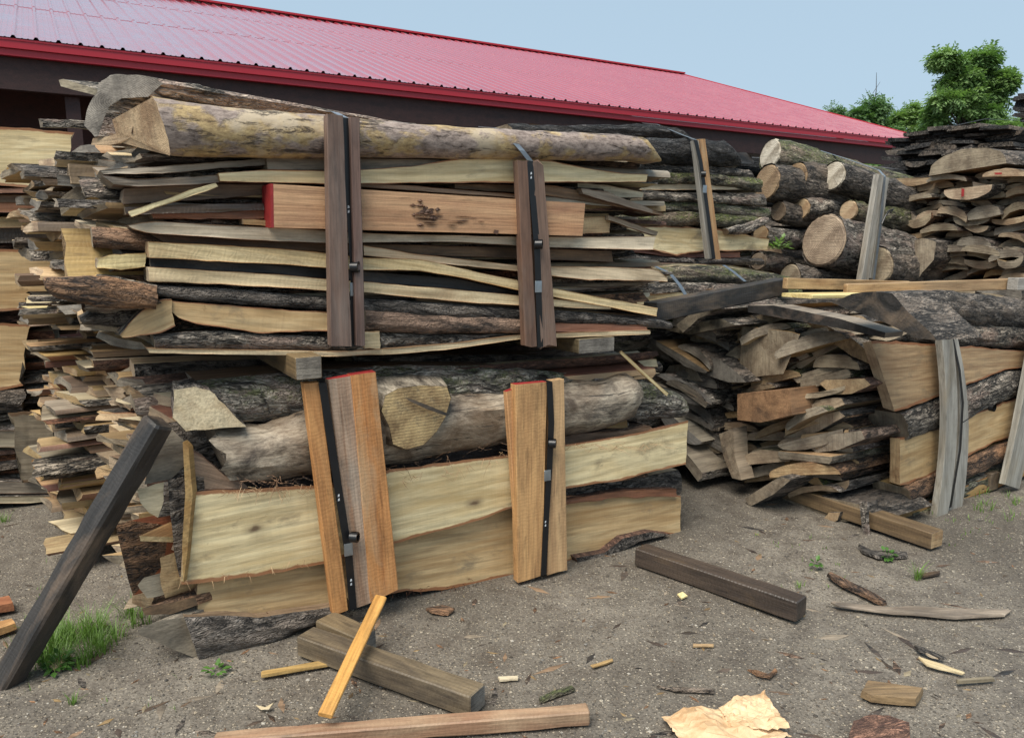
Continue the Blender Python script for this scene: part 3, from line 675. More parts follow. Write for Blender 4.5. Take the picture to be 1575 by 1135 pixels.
def strap(label, path, v, group, coil=None, seal=None, over=None, over_mat=None, w=.032, marks=(), lift=.004, tail=None, depth=1.0):
    """steel strap down the front, over the top (over = pixel where it reaches the back of the top)"""
    pts = [onv(x, y, v - lift) for x, y in path]
    o = ribbon('strap', pts, U, w, W['strap']); tag(o, label, 'strap', group)
    if over:
        a = pts[0]; tp = [a + Z * .002]
        for (x, y, vv) in over: tp.append(onv(x, y, vv))
        ribbon('top_strap', tp, (U + Z * -.1).normalized(), w, W[over_mat or 'strap'], parent=o)
    b = pts[-1]; ribbon('under_strap', [b, b + V * .05 - Z * .012, b + V * depth], U, w, W['strap'], parent=o)
    if seal:
        c = onv(*seal, v - lift - .003); bevbar('seal', c - Z * .026, c + Z * .026, U * (w / 2 + .002), V * .0028, W['seal'], parent=o, bev=.001, n=2, fuzz=0)
    if coil:
        c = onv(*coil, v - lift - .024); ax = (U * .75 - V * .66).normalized(); s1 = Z; s2 = ax.cross(s1).normalized(); K = 26; vs, fs = [], []
        for kk in range(3 * K):                       # spiral roll of spare strap
            r = .013 + .008 * kk / (3 * K); q = kk * 2 * pi / K; d = s1 * cos(q) + s2 * sin(q)
            for rr, hh in ((r, -.016), (r, .016), (r + .0018, .016), (r + .0018, -.016)): vs.append(c + d * rr + ax * hh)
        for kk in range(3 * K - 1):
            for j in range(4): q = (j + 1) % 4; fs.append((kk * 4 + j, kk * 4 + q, kk * 4 + 4 + q, kk * 4 + 4 + j))
        mesh_obj('coil', vs, fs, [W['strap']], parent=o, M=frame(c, ax, s1), smooth=50)
    for (x, y) in marks:
        c = onv(x, y, v - lift - .0018); m_ = .004
        for kk in range(2):
            cc = c + Z * (kk * .018 - .009)
            mesh_obj('printed_mark', [cc - U * m_ - Z * .006, cc + U * m_ - Z * .004, cc + U * m_ * .8 + Z * .006, cc - U * m_ * .6 + Z * .004], [(0, 1, 2, 3)], [W['ink']], parent=o, M=Matrix.Translation(cc), smooth=0)
    return o
# ================================================================ NEAR LEFT: UPPER BUNDLE (front plane v = 3.05)
GU, GL = 'slabs strapped in the upper near bundle', 'slabs strapped in the lower near bundle'
F0 = 3.05
front('bark_slab', 'long ochre and grey patchy bark slab lying along the top of the upper bundle', F0, .20, 'bulge', ('tan', 'patch', 'endt'),
      [(233, 150), (330, 164), (430, 172), (500, 178), (600, 189), (760, 199), (850, 203), (940, 206), (985, 212), (1012, 240)],
      [(262, 240), (400, 244), (500, 244), (600, 243), (800, 246), (1014, 249)], q=.075, amp=.005, n=60, skew=.13, back=.25, group=GU, cat='bark slab')
HP = (uvz(.2, 3.3, 2.0), (-U * .55 - V * .83).normalized())
outline('hollow_slab', 'thick curved weathered slab with a hollow underside at the top left of the stack', [(146, 210), (131, 192), (138, 160), (152, 132), (170, 117), (195, 115), (240, 121), (252, 128), (226, 150), (188, 151), (168, 164), (157, 190), (152, 208)], 'p', HP, U * 1.15 - Z * .05, ('endg', 'bgrey'), group=GU, cat='slab', n=14, fuzz=.012, taper=.45)
outline('slab', 'dark slab filling the hollow under the curved weathered slab', [(160, 200), (172, 168), (190, 154), (228, 152), (236, 170), (205, 200), (190, 212)], 'p', (uvz(.34, 3.4, 2.0), HP[1]), U * .9, ('brown', 'bbrown'), group=GU, n=6)
outline('board', 'grey board end jutting out left of the hollow slab', [(91, 124), (98, 122), (150, 138), (150, 148), (94, 133)], 'p', (uvz(.0, 3.6, 2.1), HP[1]), U * .6, ('grey', 'bgrey'), group=GU, n=5)
front('slab', 'thin grey bark slab sloping down behind the ochre log slab at the top', 3.3, .12, 'bulge', ('grey', 'bgrey', 'endg'),
      [(240, 122), (310, 132), (345, 152), (420, 163), (500, 176), (640, 190)], [(245, 150), (310, 158), (345, 166), (420, 176), (500, 186), (640, 196)], q=.03, group=GU)
R = [
 ('board', 'thin grey board tucked right under the ochre bark slab', .03, .25, 'flat', ('grey', 'grey', 'ends'), [(412, 241), (560, 245), (850, 247)], [(412, 261), (560, 263), (850, 250)], {}),
 ('live_edge_board', 'long wavy cream board with a humped bark top edge above the orange beam', .0, .22, 'flat', ('figc', 'bred', 'endt'), [(335, 266), (400, 262), (500, 263), (560, 261), (640, 255), (715, 243), (800, 243), (850, 248), (900, 259), (960, 268), (996, 269)], [(338, 279), (500, 283), (700, 281), (994, 280)], dict(n=50)),
 ('board', 'broken dark board ends lying between wavy cream board and orange beam', .06, .25, 'flat', ('brown', 'bred', 'ends'), [(700, 284), (760, 284), (850, 286), (925, 300), (1020, 328)], [(700, 290), (800, 297), (900, 309), (1022, 332)], {}),
 ('board', 'thin dark strip lying directly on the orange beam', .02, .2, 'flat', ('brown', 'brown', 'ends'), [(505, 280), (620, 285), (800, 300)], [(505, 285), (620, 292), (800, 305)], dict(n=12)),
 ('splinter_board', 'grey splinter sticking out past the right end of the wavy board', .02, .1, 'flat', ('grey', 'grey', 'ends'), [(893, 290), (935, 296), (1003, 322)], [(896, 298), (935, 310), (1003, 328)], dict(n=12)),
 ('splinter_board', 'pale short splintered board under the right tip of the wavy board', .1, .12, 'flat', ('pale', 'bgrey', 'ends'), [(888, 280), (940, 287), (990, 296)], [(890, 296), (940, 304), (988, 304)], dict(n=12)),
 ('wood_block', 'short tan block peeking out right of the orange beam', .08, .12, 'flat', ('tan', 'brown', 'endt'), [(892, 335), (938, 334)], [(892, 360), (938, 357)], dict(n=6)),
 ('lath', 'thin grey lath slanting down beside the tan block at right', .05, .03, 'flat', ('grey', 'grey', 'ends'), [(936, 332), (1012, 357)], [(936, 338), (1010, 363)], dict(n=8)),
 ('board', 'long whitish spalted board directly under the orange beam', -.01, .28, 'flat', ('pale', 'pale', 'ends'), [(198, 347), (232, 341), (400, 349), (560, 359), (700, 363), (860, 365), (1008, 364)], [(205, 352), (230, 359), (400, 370), (500, 374), (700, 372), (850, 381), (1004, 384)], dict(n=40)),
 ('board', 'dark bark-edged board just below the long whitish board', .06, .26, 'flat', ('brown', 'bdark', 'ends'), [(232, 360), (400, 371), (640, 377), (940, 386)], [(255, 374), (400, 384), (640, 392), (944, 403)], {}),
 ('board', 'streaked grey and cream board running out right above the sloping cream plank', .0, .24, 'flat', ('pale', 'bgrey', 'ends'), [(560, 378), (650, 392), (800, 409), (940, 411), (1010, 414), (1026, 428)], [(560, 393), (650, 402), (800, 418), (900, 430), (1026, 433)], dict(n=36)),
 ('plank', 'upper one of the two long cream planks, dipping down to the right end', -.02, .25, 'flat', ('cream', 'cream', 'endt'), [(227, 372), (400, 381), (505, 390), (560, 397), (650, 400), (700, 411), (803, 433), (850, 443), (1012, 474)], [(228, 396), (400, 405), (505, 412), (560, 415), (650, 417), (700, 425), (803, 448), (850, 456), (1010, 486)], dict(n=44)),
 ('board', 'black board filling the gap between the two long cream planks', .05, .24, 'flat', ('black', 'bdark', 'ends'), [(230, 396), (505, 413), (700, 428), (800, 450)], [(232, 410), (505, 428), (700, 444), (800, 456)], {}),  # near-black strip set in the gap between the planks
 ('plank', 'lower one of the two long cream planks with a cracked dark left end', -.01, .26, 'flat', ('cream', 'bdark', 'ends'), [(227, 411), (400, 421), (505, 429), (560, 434), (700, 445), (803, 455), (940, 470)], [(229, 433), (400, 440), (505, 447), (560, 450), (700, 463), (803, 470), (940, 476)], dict(n=40)),
 ('board', 'dark brown board below the dipping cream plank near the right end', .05, .25, 'flat', ('brown', 'bbrown', 'ends'), [(640, 452), (800, 470), (980, 484)], [(640, 463), (800, 480), (980, 492)], {}),
 ('bark_slab', 'long dark grey rounded slab under the cream planks', .02, .2, 'bulge', ('grey', 'bdark', 'endg'), [(222, 437), (300, 441), (505, 457), (600, 461), (803, 474), (1000, 488), (1030, 496)], [(240, 455), (300, 463), (505, 477), (700, 488), (803, 493), (940, 500), (1030, 506)], dict(q=.03, n=44)),
 ('live_edge_board', 'tan board with orange flaking bark along its lower edge left of the tall batten', -.01, .22, 'flat', ('figt', 'bred', 'endt'), [(246, 462), (300, 466), (400, 474), (508, 481)], [(272, 488), (300, 497), (400, 512), (508, 508)], dict(rag=.02)),
 ('bark_slab', 'brown flaky bark slab low in the upper bundle between the two batten pairs', .01, .2, 'bulge', ('brown', 'bbrown', 'ends'), [(558, 474), (650, 484), (800, 490)], [(558, 508), (650, 512), (800, 512)], dict(q=.04)),
 ('live_edge_board', 'orange-edged thin board low at the right end of the upper bundle', .0, .2, 'flat', ('red', 'bred', 'ends'), [(740, 488), (850, 497), (995, 500)], [(740, 500), (850, 510), (995, 510)], {}),
 ('bark_slab', 'grey plated bark slab lying on the thin bowed board at the bottom left', .02, .2, 'bulge', ('brown', 'bgrey', 'ends'), [(234, 514), (330, 508), (420, 514), (560, 520)], [(238, 536), (330, 537), (420, 538), (560, 540)], dict(q=.035)),
 ('bark_slab', 'plated bark slab lying on the bowed board between the batten pairs', .03, .2, 'bulge', ('brown', 'bgrey', 'ends'), [(575, 508), (700, 514), (820, 512)], [(575, 538), (700, 528), (820, 520)], dict(q=.03)),
 ('board', 'thin pale bowed board forming the bottom of the upper bundle', -.02, .22, 'flat', ('cream', 'cream', 'endt'), [(225, 536), (350, 538), (520, 541), (600, 537), (700, 528), (800, 515), (1000, 508)], [(229, 543), (350, 545), (520, 548), (600, 545), (700, 536), (800, 522), (1000, 514)], dict(n=40)),
 ('wood_block', 'small pale block wedged beside the foot of the tall batten pair', -.03, .1, 'flat', ('cream', 'cream', 'endt'), [(560, 510), (584, 510)], [(560, 536), (584, 537)], dict(n=5)),
 ('board', 'grey pointed board in the upper left below the ochre bark slab', .06, .25, 'flat', ('grey', 'bgrey', 'ends'), [(152, 262), (250, 256), (330, 250), (410, 243)], [(158, 268), (250, 267), (330, 260), (410, 254)], {}),
 ('board', 'second grey pointed board from the top at the left end', .03, .25, 'flat', ('grey', 'grey', 'ends'), [(156, 270), (210, 276), (300, 272), (410, 262)], [(175, 284), (210, 287), (300, 284), (410, 274)], {}),
 ('board', 'brown board left of the red-ended beam', .1, .3, 'flat', ('brown', 'brown', 'endt'), [(190, 290), (300, 284), (405, 284)], [(190, 314), (300, 308), (405, 300)], {}),
 ('lath', 'slim pale lath slanting up towards the red end of the beam', -.04, .02, 'flat', ('cream', 'cream', 'endt'), [(198, 326), (330, 281)], [(202, 333), (336, 287)], dict(n=8)),
 ('board', 'dark board beneath the slanting lath', .04, .28, 'flat', ('wet', 'brown', 'ends'), [(192, 318), (300, 314), (405, 312)], [(195, 330), (300, 328), (405, 323)], {}),
 ('board', 'reddish board touching the lower left of the red-ended beam', .05, .28, 'flat', ('red', 'red', 'ends'), [(232, 326), (405, 322)], [(236, 337), (405, 337)], {}),
 ('board', 'small tan board end right under the red beam end', .03, .2, 'flat', ('tan', 'tan', 'endt'), [(375, 337), (440, 340)], [(375, 345), (440, 350)], dict(n=6)),
 ('slab', 'curled brown slab protruding farthest left at mid height', -.05, .16, 'bulge', ('brown', 'bbrown', 'ends'), [(66, 428), (100, 426), (160, 424), (240, 440)], [(68, 444), (90, 460), (150, 472), (240, 476)], dict(q=.03)),
 ('live_edge_board', 'pale bark-backed board ending in a ragged point above the long cream planks', .06, .2, 'flat', ('cream', 'bdark', 'ends'), [(150, 398), (170, 392), (228, 389)], [(152, 412), (190, 416), (228, 409)], dict(rag=.02, n=10)),
 ('slab', 'dark hollow slab on the left end above the ragged pale board', .12, .22, 'bulge', ('brown', 'bbrown', 'ends'), [(140, 348), (200, 352), (300, 372)], [(143, 380), (200, 385), (300, 390)], dict(q=.04)),
 ('slab', 'brown curled slab below the ragged pale board at the left end', .0, .2, 'bulge', ('tan', 'bgrey', 'endt'), [(132, 446), (150, 420), (240, 438)], [(130, 478), (160, 482), (240, 470)], dict(q=.04, rag=.02)),
 ('slab', 'thick tan slab with a cut face at the lower left corner of the upper bundle', -.02, .2, 'flat', ('figt', 'bgrey', 'endt'), [(183, 516), (215, 480), (250, 460), (262, 462)], [(186, 520), (220, 516), (250, 510), (270, 500)], dict(n=12, rag=.01)),
 ('slab', 'bark slab with a tan cut end under the curled slabs at left', .12, .22, 'bulge', ('tan', 'bdark', 'endt'), [(122, 486), (150, 466), (230, 474)], [(124, 498), (160, 502), (230, 505)], dict(q=.03, rag=.015)),
]
for nm, lb, dv, dp, kd, mt, tp, bt, kw in R:
    front(nm, lb, F0 + dv, dp, kd, mt, tp, bt, group=GU, **kw)
# orange beam with painted end
def orange_beam():
    a = [onv(417, 283, 2.99), onv(900, 313, 2.99), onv(896, 363, 2.99), onv(418, 350, 2.99)]
    secs = []
    for i in range(30):
        t = i / 29; T, B = lerp(a[0], a[1], t), lerp(a[3], a[2], t)
        secs.append([T, lerp(T, B, .5), B, B + V * .14, T + V * .14])
    # resin-dark broken knot sunk in the face
    o = loft('beam', secs, [0] * 5, [W['beamw'], W['tan']], cap=1, fuzz=.001, wid=Z, smooth=30)
    tag(o, 'squared orange fir beam with a red painted end and a big broken knot', 'beam', None)
    cap = [secs[0][0], secs[0][2], secs[0][3], secs[0][4]]; c = sum(cap, Vector()) / 4
    vs = [c + (p - c) * 1.008 - U * .0025 for p in cap] + [c + (p - c) * 1.008 + U * .008 for p in cap]
    mesh_obj('painted_end', vs, [(0, 1, 2, 3), (0, 1, 5, 4), (1, 2, 6, 5), (2, 3, 7, 6), (3, 0, 4, 7)], [W['redpaint']], parent=o, M=Matrix.Translation(c), smooth=0)
    rnd = random.Random(4); kn = onv(653, 330, 2.988); vs, fs = [], []
    m = wood('torn_knot_wood', (.16, .075, .035), (.03, .015, .01), None, saw=0, var=0)
    for q in range(60):                                   # torn chips round the knot and streaks running right
        s = q / 60; x = rnd.gauss(0, .028) + (rnd.random() ** 2 * .24 if q > 34 else 0); zz = rnd.gauss(0, .024) * (1 if q <= 34 else .45) - (.018 if q > 34 else -.004)
        L = rnd.uniform(.012, .04) * (2.6 if q > 34 else 1); h = rnd.uniform(.002, .007) * (.4 if q > 34 else 1.3); c = kn + U * x + Z * zz; k = len(vs)
        vs += [c - U * L * .5, c + Z * h - V * .0015, c + U * L * .5, c - Z * h * .8 - V * .002, c - V * rnd.uniform(.001, .008)]
        fs += [(k, k + 1, k + 4), (k + 1, k + 2, k + 4), (k + 2, k + 3, k + 4), (k + 3, k, k + 4)]
    mesh_obj('knot', vs, fs, [m], parent=o, M=frame(kn, U, Z), smooth=0)
    kn = onv(763, 357, 2.987); vs = [kn + (U * cos(i * .7) * .017 + Z * sin(i * .7) * .012) * (1 if i % 2 else .7) - V * .001 for i in range(9)]
    mesh_obj('knot', vs, [tuple(range(9))], [m], parent=o, M=frame(kn, U, Z), smooth=0)
orange_beam()
# whitish cut end of the ochre slab is its own cap; the fill inside the upper bundle
stack('the upper near bundle', GU, .22, 2.42, F0 + .1, 4.1, 1.21, 2.0, 11, ['grey', 'brown', 'tan', 'pale', 'cream', 'brown'], ['bdark', 'bgrey', 'bbrown', 'tan', 'grey'], ['ends', 'endt', 'endg'], jit=.13, n=10, endj=.12, wr=(.2, .34), hr=(.025, .06), pitch=.9, tilt=.14, rag=.04, skews=(.2, .9), cups=(0, .5))
for i, (u, v, z, w_, h, L, kd, mt, lb, ro) in enumerate([
 (-.02, 3.62, 2.06, .12, .03, .5, 'plank', ('grey', 'bgrey', 'ends'), 'short grey board end poking out at the very top left', .1),
 (.02, 3.7, 1.93, .16, .035, .8, 'plank', ('pale', 'bgrey', 'ends'), 'pale splintered board end below the topmost grey one', -.1),
 (.06, 3.6, 1.84, .14, .07, .8, 'plank', ('tan', 'brown', 'endt'), 'squarish tan block end at the top left corner', .0),
 (.1, 3.45, 1.80, .2, .05, .8, 'D', ('grey', 'bgrey', 'ends'), 'grey slab under the mouth of the hollow slab', .2),
 (.0, 3.35, 1.74, .22, .03, .9, 'plank', ('wet', 'bdark', 'ends'), 'long dark pointed board left of the ochre slab end', .05),
 (.02, 3.3, 1.55, .2, .06, .9, 'plank', ('tan', 'bgrey', 'endt'), 'tan board standing on edge below the dark pointed board', 1.2),
 (.06, 3.25, 1.44, .2, .05, .9, 'D', ('brown', 'bbrown', 'endt'), 'brown slab turned on edge at the left end of the upper bundle', 1.0),
]): along('slab' if kd == 'D' else 'board', lb, kd, w_, h, u, L, v, z, ro, mt, n=10, rag=.02, group=GU)
# thin uneven boards packed between the long front boards
rnd = random.Random(77); z = 1.215
while z < 1.98:
    h = rnd.uniform(.01, .026); f = rnd.choice(['grey', 'brown', 'pale', 'tan', 'cream', 'brown', 'grey']); b_ = rnd.choice(['grey', 'bdark', 'brown', 'bred', 'pale']); u_ = rnd.uniform(.22, .7) if rnd.random() < .6 else rnd.uniform(.9, 1.6)
    ob = along('board', None, 'plank', rnd.uniform(.16, .26), h, u_, rnd.uniform(1.1, 2.0) if u_ < .8 else 2.74 - u_ + rnd.uniform(-.1, .1), F0 + .085 + rnd.uniform(.02, .05) + .08, z, rnd.uniform(-.12, .12), (f, b_, 'ends'), n=18, rag=.03, bend=rnd.uniform(-.02, .02), drop=rnd.uniform(-.03, .03), group=GU, amp=.003, skew=rnd.uniform(.2, .8))
    FILL.append((ob, 'plank', f, b_, 'the upper near bundle')); z += h + rnd.uniform(.0, .012)
# battens and straps of the upper bundle
GB, GS = 'battens under the straps', 'steel straps round the bundles'
FV = 2.93
batten('broad weathered brown batten, left one of the tall pair on the upper bundle', (503, 176), (528, 178), (509, 532), (541, 533), FV, .045, 'old', GB)
batten('narrow weathered brown batten, right one of the tall pair on the upper bundle', (539, 180), (553, 181), (548, 532), (562, 532), FV, .05, 'old', GB)
strap('black strap between the tall pair of battens on the upper bundle', [(530, 182), (531, 205), (538, 300), (545, 420), (546, 533)], FV + .03, GS, coil=(546, 411), seal=(545, 445), over=[(515, 173, 3.1), (490, 172, 3.4), (470, 170, 3.9)], over_mat='strapl', marks=[(536, 322)])
batten('split grey-brown batten, left one of the right-hand pair on the upper bundle', (796, 246), (812, 247), (808, 532), (826, 534), FV + .03, .04, 'old', GB, rag=.01)
batten('weathered batten with a torn foot, right one of the right-hand pair on the upper bundle', (818, 248), (836, 249), (832, 536), (857, 533), FV + .03, .045, 'old', GB, rag=.03)
strap('strap running over the ochre slab to the right-hand batten pair', [(815, 248), (819, 300), (826, 380), (828, 440), (831, 534)], FV + .035, GS, coil=(829, 376), seal=(828, 441), over=[(803, 232, 2.96), (785, 212, 2.99), (765, 198, 3.1), (740, 196, 3.4)], over_mat='strapl', marks=[(817, 270)])
# stickers between the two bundles
bevbar('bearer', onv(475, 566, 2.90), onv(475, 566, 2.90) + V * 1.0 - Z * .0, U * .052, Z * .045, W['beam'], capm=W['endg'])
tag(bpy.context.scene.objects['bearer'], 'grey squared bearer poking out between the bundles, left of the tall battens', 'bearer', 'bearers between bundles')
o = bevbar('bearer', onv(918, 531, 3.0), onv(918, 531, 3.0) + V * 1.0, U * .11, Z * .035, W['beam'], capm=W['endg'])
tag(o, 'grey flat bearer under the right end of the upper bundle', 'bearer', 'bearers between bundles')

# ================================================================ NEAR LEFT: LOWER BUNDLE
R = [
 ('cream_plank', 'widest cream plank, whole face showing, running the full length of the lower bundle', -.03, .045, 'flat', ('figc', 'bred', 'endt'), [(288, 758), (390, 751), (505, 748), (600, 722), (700, 710), (790, 698), (870, 684), (960, 671), (1058, 648)], [(278, 898), (400, 884), (505, 863), (615, 832), (700, 811), (790, 780), (870, 750), (960, 737), (1055, 713)], dict(n=70, wav=.004, rag=.004)),
 ('tan_plank', 'lowest broad tan plank with an orange lower bark edge', .02, .05, 'flat', ('figt', 'bred', 'endt'), [(303, 880), (500, 850), (790, 768), (870, 765), (960, 761), (1047, 763)], [(303, 950), (350, 944), (400, 947), (505, 933), (612, 910), (700, 902), (790, 886), (870, 862), (930, 851), (958, 826), (1000, 817), (1046, 823)], dict(n=70, wav=.006, amp=.008)),
 ('bark_slab', 'dark bark slab with furrows at the foot of the lower bundle, touching the ground', -.03, .18, 'bulge', ('brown', 'bdark', 'ends'), [(283, 948), (350, 946), (400, 949), (520, 932)], [(306, 1014), (350, 1004), (400, 994), (470, 962), (522, 938)], dict(q=.03, n=36, amp=.01)),
 ('slab', 'dark grey slab between the cream plank and the tan plank at the right end', .08, .2, 'bulge', ('grey', 'bdark', 'ends'), [(860, 748), (960, 738), (1042, 722)], [(860, 780), (960, 768), (1044, 760)], dict(q=.03)),
 ('bark_strip', 'loose reddish bark strip on the upper edge of the tan plank', .0, .06, 'flat', ('red', 'bred', 'ends'), [(870, 768), (960, 754), (1040, 752)], [(870, 776), (960, 764), (1042, 763)], dict(amp=.01)),
 ('bark_slab', 'broad mossy plated bark slab behind the bare grey log', .14, .3, 'bulge', ('brown', 'bgmoss', 'ends'), [(300, 585), (400, 575), (470, 570), (600, 562), (760, 562), (880, 575), (975, 580), (1042, 606)], [(330, 652), (470, 640), (700, 640), (900, 650), (1044, 640)], dict(q=.10, n=60, amp=.014)),
 ('bark_slab', 'dark thin bark slab on top at the right of the lower bundle', .4, .25, 'bulge', ('brown', 'bdark', 'ends'), [(540, 548), (700, 545), (860, 545), (960, 548), (1012, 556)], [(540, 566), (700, 568), (860, 570), (1012, 572)], dict(q=.05, n=40)),
 ('board', 'small pale board end sticking out above the mossy slab at the right', .3, .2, 'flat', ('pale', 'bred', 'endt'), [(960, 550), (1010, 553)], [(962, 562), (1012, 564)], dict(n=6)),
 ('lath', 'slim yellow splinter leaning over the mossy bark at the right end', .0, .01, 'flat', ('cream', 'cream', 'endt'), [(955, 540), (1028, 606)], [(954, 543), (1026, 609)], dict(n=6, wav=0)),
 ('bark_slab', 'dark bark slab lying on the board layers at the left above the lower bundle', .75, .25, 'bulge', ('cream', 'bdark', 'endt'), [(205, 560), (300, 555), (420, 552)], [(208, 590), (300, 592), (420, 590)], dict(q=.05)),
 ('board', 'cream board under that dark bark slab at left', .74, .25, 'flat', ('cream', 'bdark', 'endt'), [(205, 590), (340, 590)], [(208, 603), (340, 602)], {}),
 ('bark_slab', 'bark plated slab directly left of the grey log above the dark leaning timber', .3, .25, 'bulge', ('brown', 'bgrey', 'ends'), [(205, 612), (300, 606), (380, 600)], [(210, 640), (300, 645), (380, 650)], dict(q=.05)),
 ('board', 'dark board between the grey log and the wide cream plank', .1, .25, 'flat', ('wet', 'bbrown', 'ends'), [(340, 728), (505, 722), (700, 690), (800, 676)], [(300, 752), (505, 752), (700, 716), (800, 702)], dict(amp=.012)),
 ('board', 'grey splintered board on the upper edge of the cream plank right of the battens', .05, .2, 'flat', ('brown', 'bbrown', 'ends'), [(868, 668), (960, 662), (1000, 655)], [(868, 688), (960, 676), (1010, 668)], dict(rag=.02)),
 ('board', 'little pale board end on the grey board near the right end of the lower bundle', .1, .15, 'flat', ('tan', 'bred', 'endt'), [(925, 648), (965, 646)], [(925, 658), (965, 658)], dict(n=5)),
 ('slab', 'weathered slab on edge at the left end with a frayed brown face', -.0, .2, 'flat', ('brown', 'bbrown', 'ends'), [(288, 690), (310, 700), (350, 735), (378, 742)], [(292, 752), (310, 754), (350, 752), (380, 750)], dict(n=12, rag=.02)),
]
for nm, lb, dv, dp, kd, mt, tp, bt, kw in R:
    front(nm, lb, F0 + dv, dp, kd, mt, tp, bt, group=GL, **kw)
# bare grey log with its sawn-off branch stub
def grey_log():
    top = [(316, 652), (360, 655), (400, 653), (470, 625), (520, 608), (590, 598), (640, 592), (700, 602), (780, 598), (870, 588), (930, 582), (958, 573), (975, 582), (984, 602)]
    bot = [(352, 742), (400, 738), (470, 728), (600, 714), (700, 694), (790, 677), (900, 664), (935, 654), (965, 640), (983, 612)]
    n, k = 60, 28; secs = []
    for i in range(n):
        t = i / (n - 1); v0 = 3.13
        T, B = onv(*poly(top, t), v0), onv(*poly(bot, t), v0); c = (T + B) / 2; r = (T - B).length / 2; up = (T - B).normalized()
        rv = min(r, .13)
        secs.append([c + up * r * cos(q) * (1 + .03 * nz(t * 9, cos(q), sin(q))) - V * rv * sin(q) * (1 + .12 * nz(t * 8, cos(q) * 1.5, sin(q) * 1.5 + 3)) for q in [2 * pi * j / k for j in range(k)]])
    o = loft('log', secs, [0] * k, [W['slick'], W['ends']], cap=1, wid=V, rag=.04, fuzz=.02, smooth=60)
    tag(o, 'bare crooked grey log with a sawn branch stub on the front of the lower bundle', 'log', None)
    # stub: collar swelling out of the trunk, then its oval cut face
    ring = [(586, 632), (592, 608), (612, 597), (650, 592), (688, 594), (694, 612), (686, 640), (672, 664), (652, 684), (626, 692), (604, 684), (598, 656)]
    P = []
    for a, b in zip(ring, ring[1:] + ring[:1]): P += [a, ((a[0] + b[0]) / 2, (a[1] + b[1]) / 2)]
    face = [onv(x, y, 2.955 + .0007 * (x - 590) * .35) for x, y in P]; c = sum(face, Vector()) / len(face)
    secs = [[c + (p - c) * 1.22 + V * .16 for p in face], [c + (p - c) * 1.1 + V * .07 for p in face], [c + (p - c) * 1.02 + V * .015 for p in face], face]
    s = loft('branch_stub', secs, [0] * len(face), [W['slick']], parent=o, fuzz=.006, wid=Z, caps=(False, False), smooth=60)
    c2 = c - V * .004; vs = [c2 + (p - c2) * .985 - V * .0 for p in face] + [c2]
    K = len(face); mesh_obj('cut_face', vs, [(j, (j + 1) % K, K) for j in range(K)], [W['stub']], parent=s, M=frame(c2, U, Z), smooth=0)
    ck = [onv(x, y, 2.945) for x, y in ((622, 611), (634, 614), (660, 624), (692, 637), (688, 640), (656, 629), (632, 618))]
    mesh_obj('check_crack', ck, [tuple(range(7))], [W['black']], parent=s, M=frame(c2, U, Z), smooth=0)
grey_log()
outline('wood_block', 'split cream block with a coarse cut face at the upper left of the lower bundle', [(268, 600), (300, 596), (322, 600), (345, 622), (378, 656), (330, 660), (286, 663), (266, 642)], 'v', 3.02, V * .22 + U * .02, ('cream', 'bgrey'), group=GL, fuzz=.006)
outline('slab', 'grey curved slab end hanging behind the leaning dark timber', [(222, 745), (235, 690), (255, 650), (285, 680), (288, 712), (262, 738)], 'v', 3.1, V * .12 + U * .4, ('grey', 'bdark'), group=GL)
outline('slab', 'whitish tongue-shaped slab tip beside the leaning dark timber', [(210, 752), (252, 742), (252, 770), (243, 796), (228, 788), (217, 772)], 'v', 3.05, V * .05 + U * .35, ('pale', 'bgrey'), group=GL)
outline('board', 'dark bark board standing on edge against the left end of the cream plank', [(258, 738), (280, 740), (286, 770), (280, 830), (276, 888), (268, 850), (262, 790)], 'v', 3.03, V * .05 + U * .2, ('bdark', 'bdark'), group=GL)
outline('slab', 'thin tan strip on edge between the bark board and the cream plank', [(281, 680), (290, 690), (296, 760), (288, 850), (282, 896), (280, 840), (285, 760)], 'v', 2.995, V * .03 + U * .02, ('tan', 'tan'), group=GL)
outline('slab', 'reddish slab with deep saw ridges at the left end', [(178, 806), (200, 800), (262, 808), (250, 870), (205, 915), (196, 890)], 'v', 3.22, V * .05 + U * .4, ('bbrown', 'red'), group=GL)
outline('wood_block', 'pale tan block end above the low boards at left', [(213, 790), (252, 786), (262, 822), (214, 826)], 'v', 3.3, V * .1 + U * .3, ('tan', 'tan'), group=GL)
outline('board', 'flat tan board end sticking out under the tan block', [(214, 824), (270, 826), (272, 834), (216, 832)], 'v', 3.12, V * .25 + U * .3, ('cream', 'tan'), group=GL)
outline('board', 'pale board end pointing left at the lower left', [(246, 858), (272, 848), (275, 905), (254, 920), (248, 900)], 'v', 3.06, V * .1 + U * .3, ('tan', 'tan'), group=GL)
outline('slab', 'grey torn slab tip with a fan of splinters', [(212, 900), (222, 888), (238, 893), (240, 918), (226, 920)], 'v', 3.08, V * .06 + U * .3, ('grey', 'grey'), group=GL)
outline('board', 'brown bark-covered board under the tan boards at the lower left', [(218, 936), (262, 926), (300, 918), (304, 930), (262, 944), (222, 946)], 'v', 3.05, V * .1 + U * .3, ('brown', 'bbrown'), group=GL)
outline('board', 'grey ribbed board end lying lowest at the left foot of the stack', [(212, 968), (250, 952), (283, 950), (306, 1012), (296, 1010), (214, 976)], 'v', 3.03, V * .1 + U * .2, ('grey', 'ends'), group=GL)
stack('the lower near bundle', GL, .26, 2.42, F0 + .1, 4.1, .08, .98, 21, ['grey', 'brown', 'tan', 'pale', 'cream', 'red'], ['bdark', 'bgrey', 'bbrown', 'tan', 'bred'], ['ends', 'endt', 'endt'], jit=.1, n=10, endj=.1, wr=(.2, .34), hr=(.03, .065), pitch=.9, tilt=.14, rag=.04, skews=(.2, .9), cups=(0, .5))
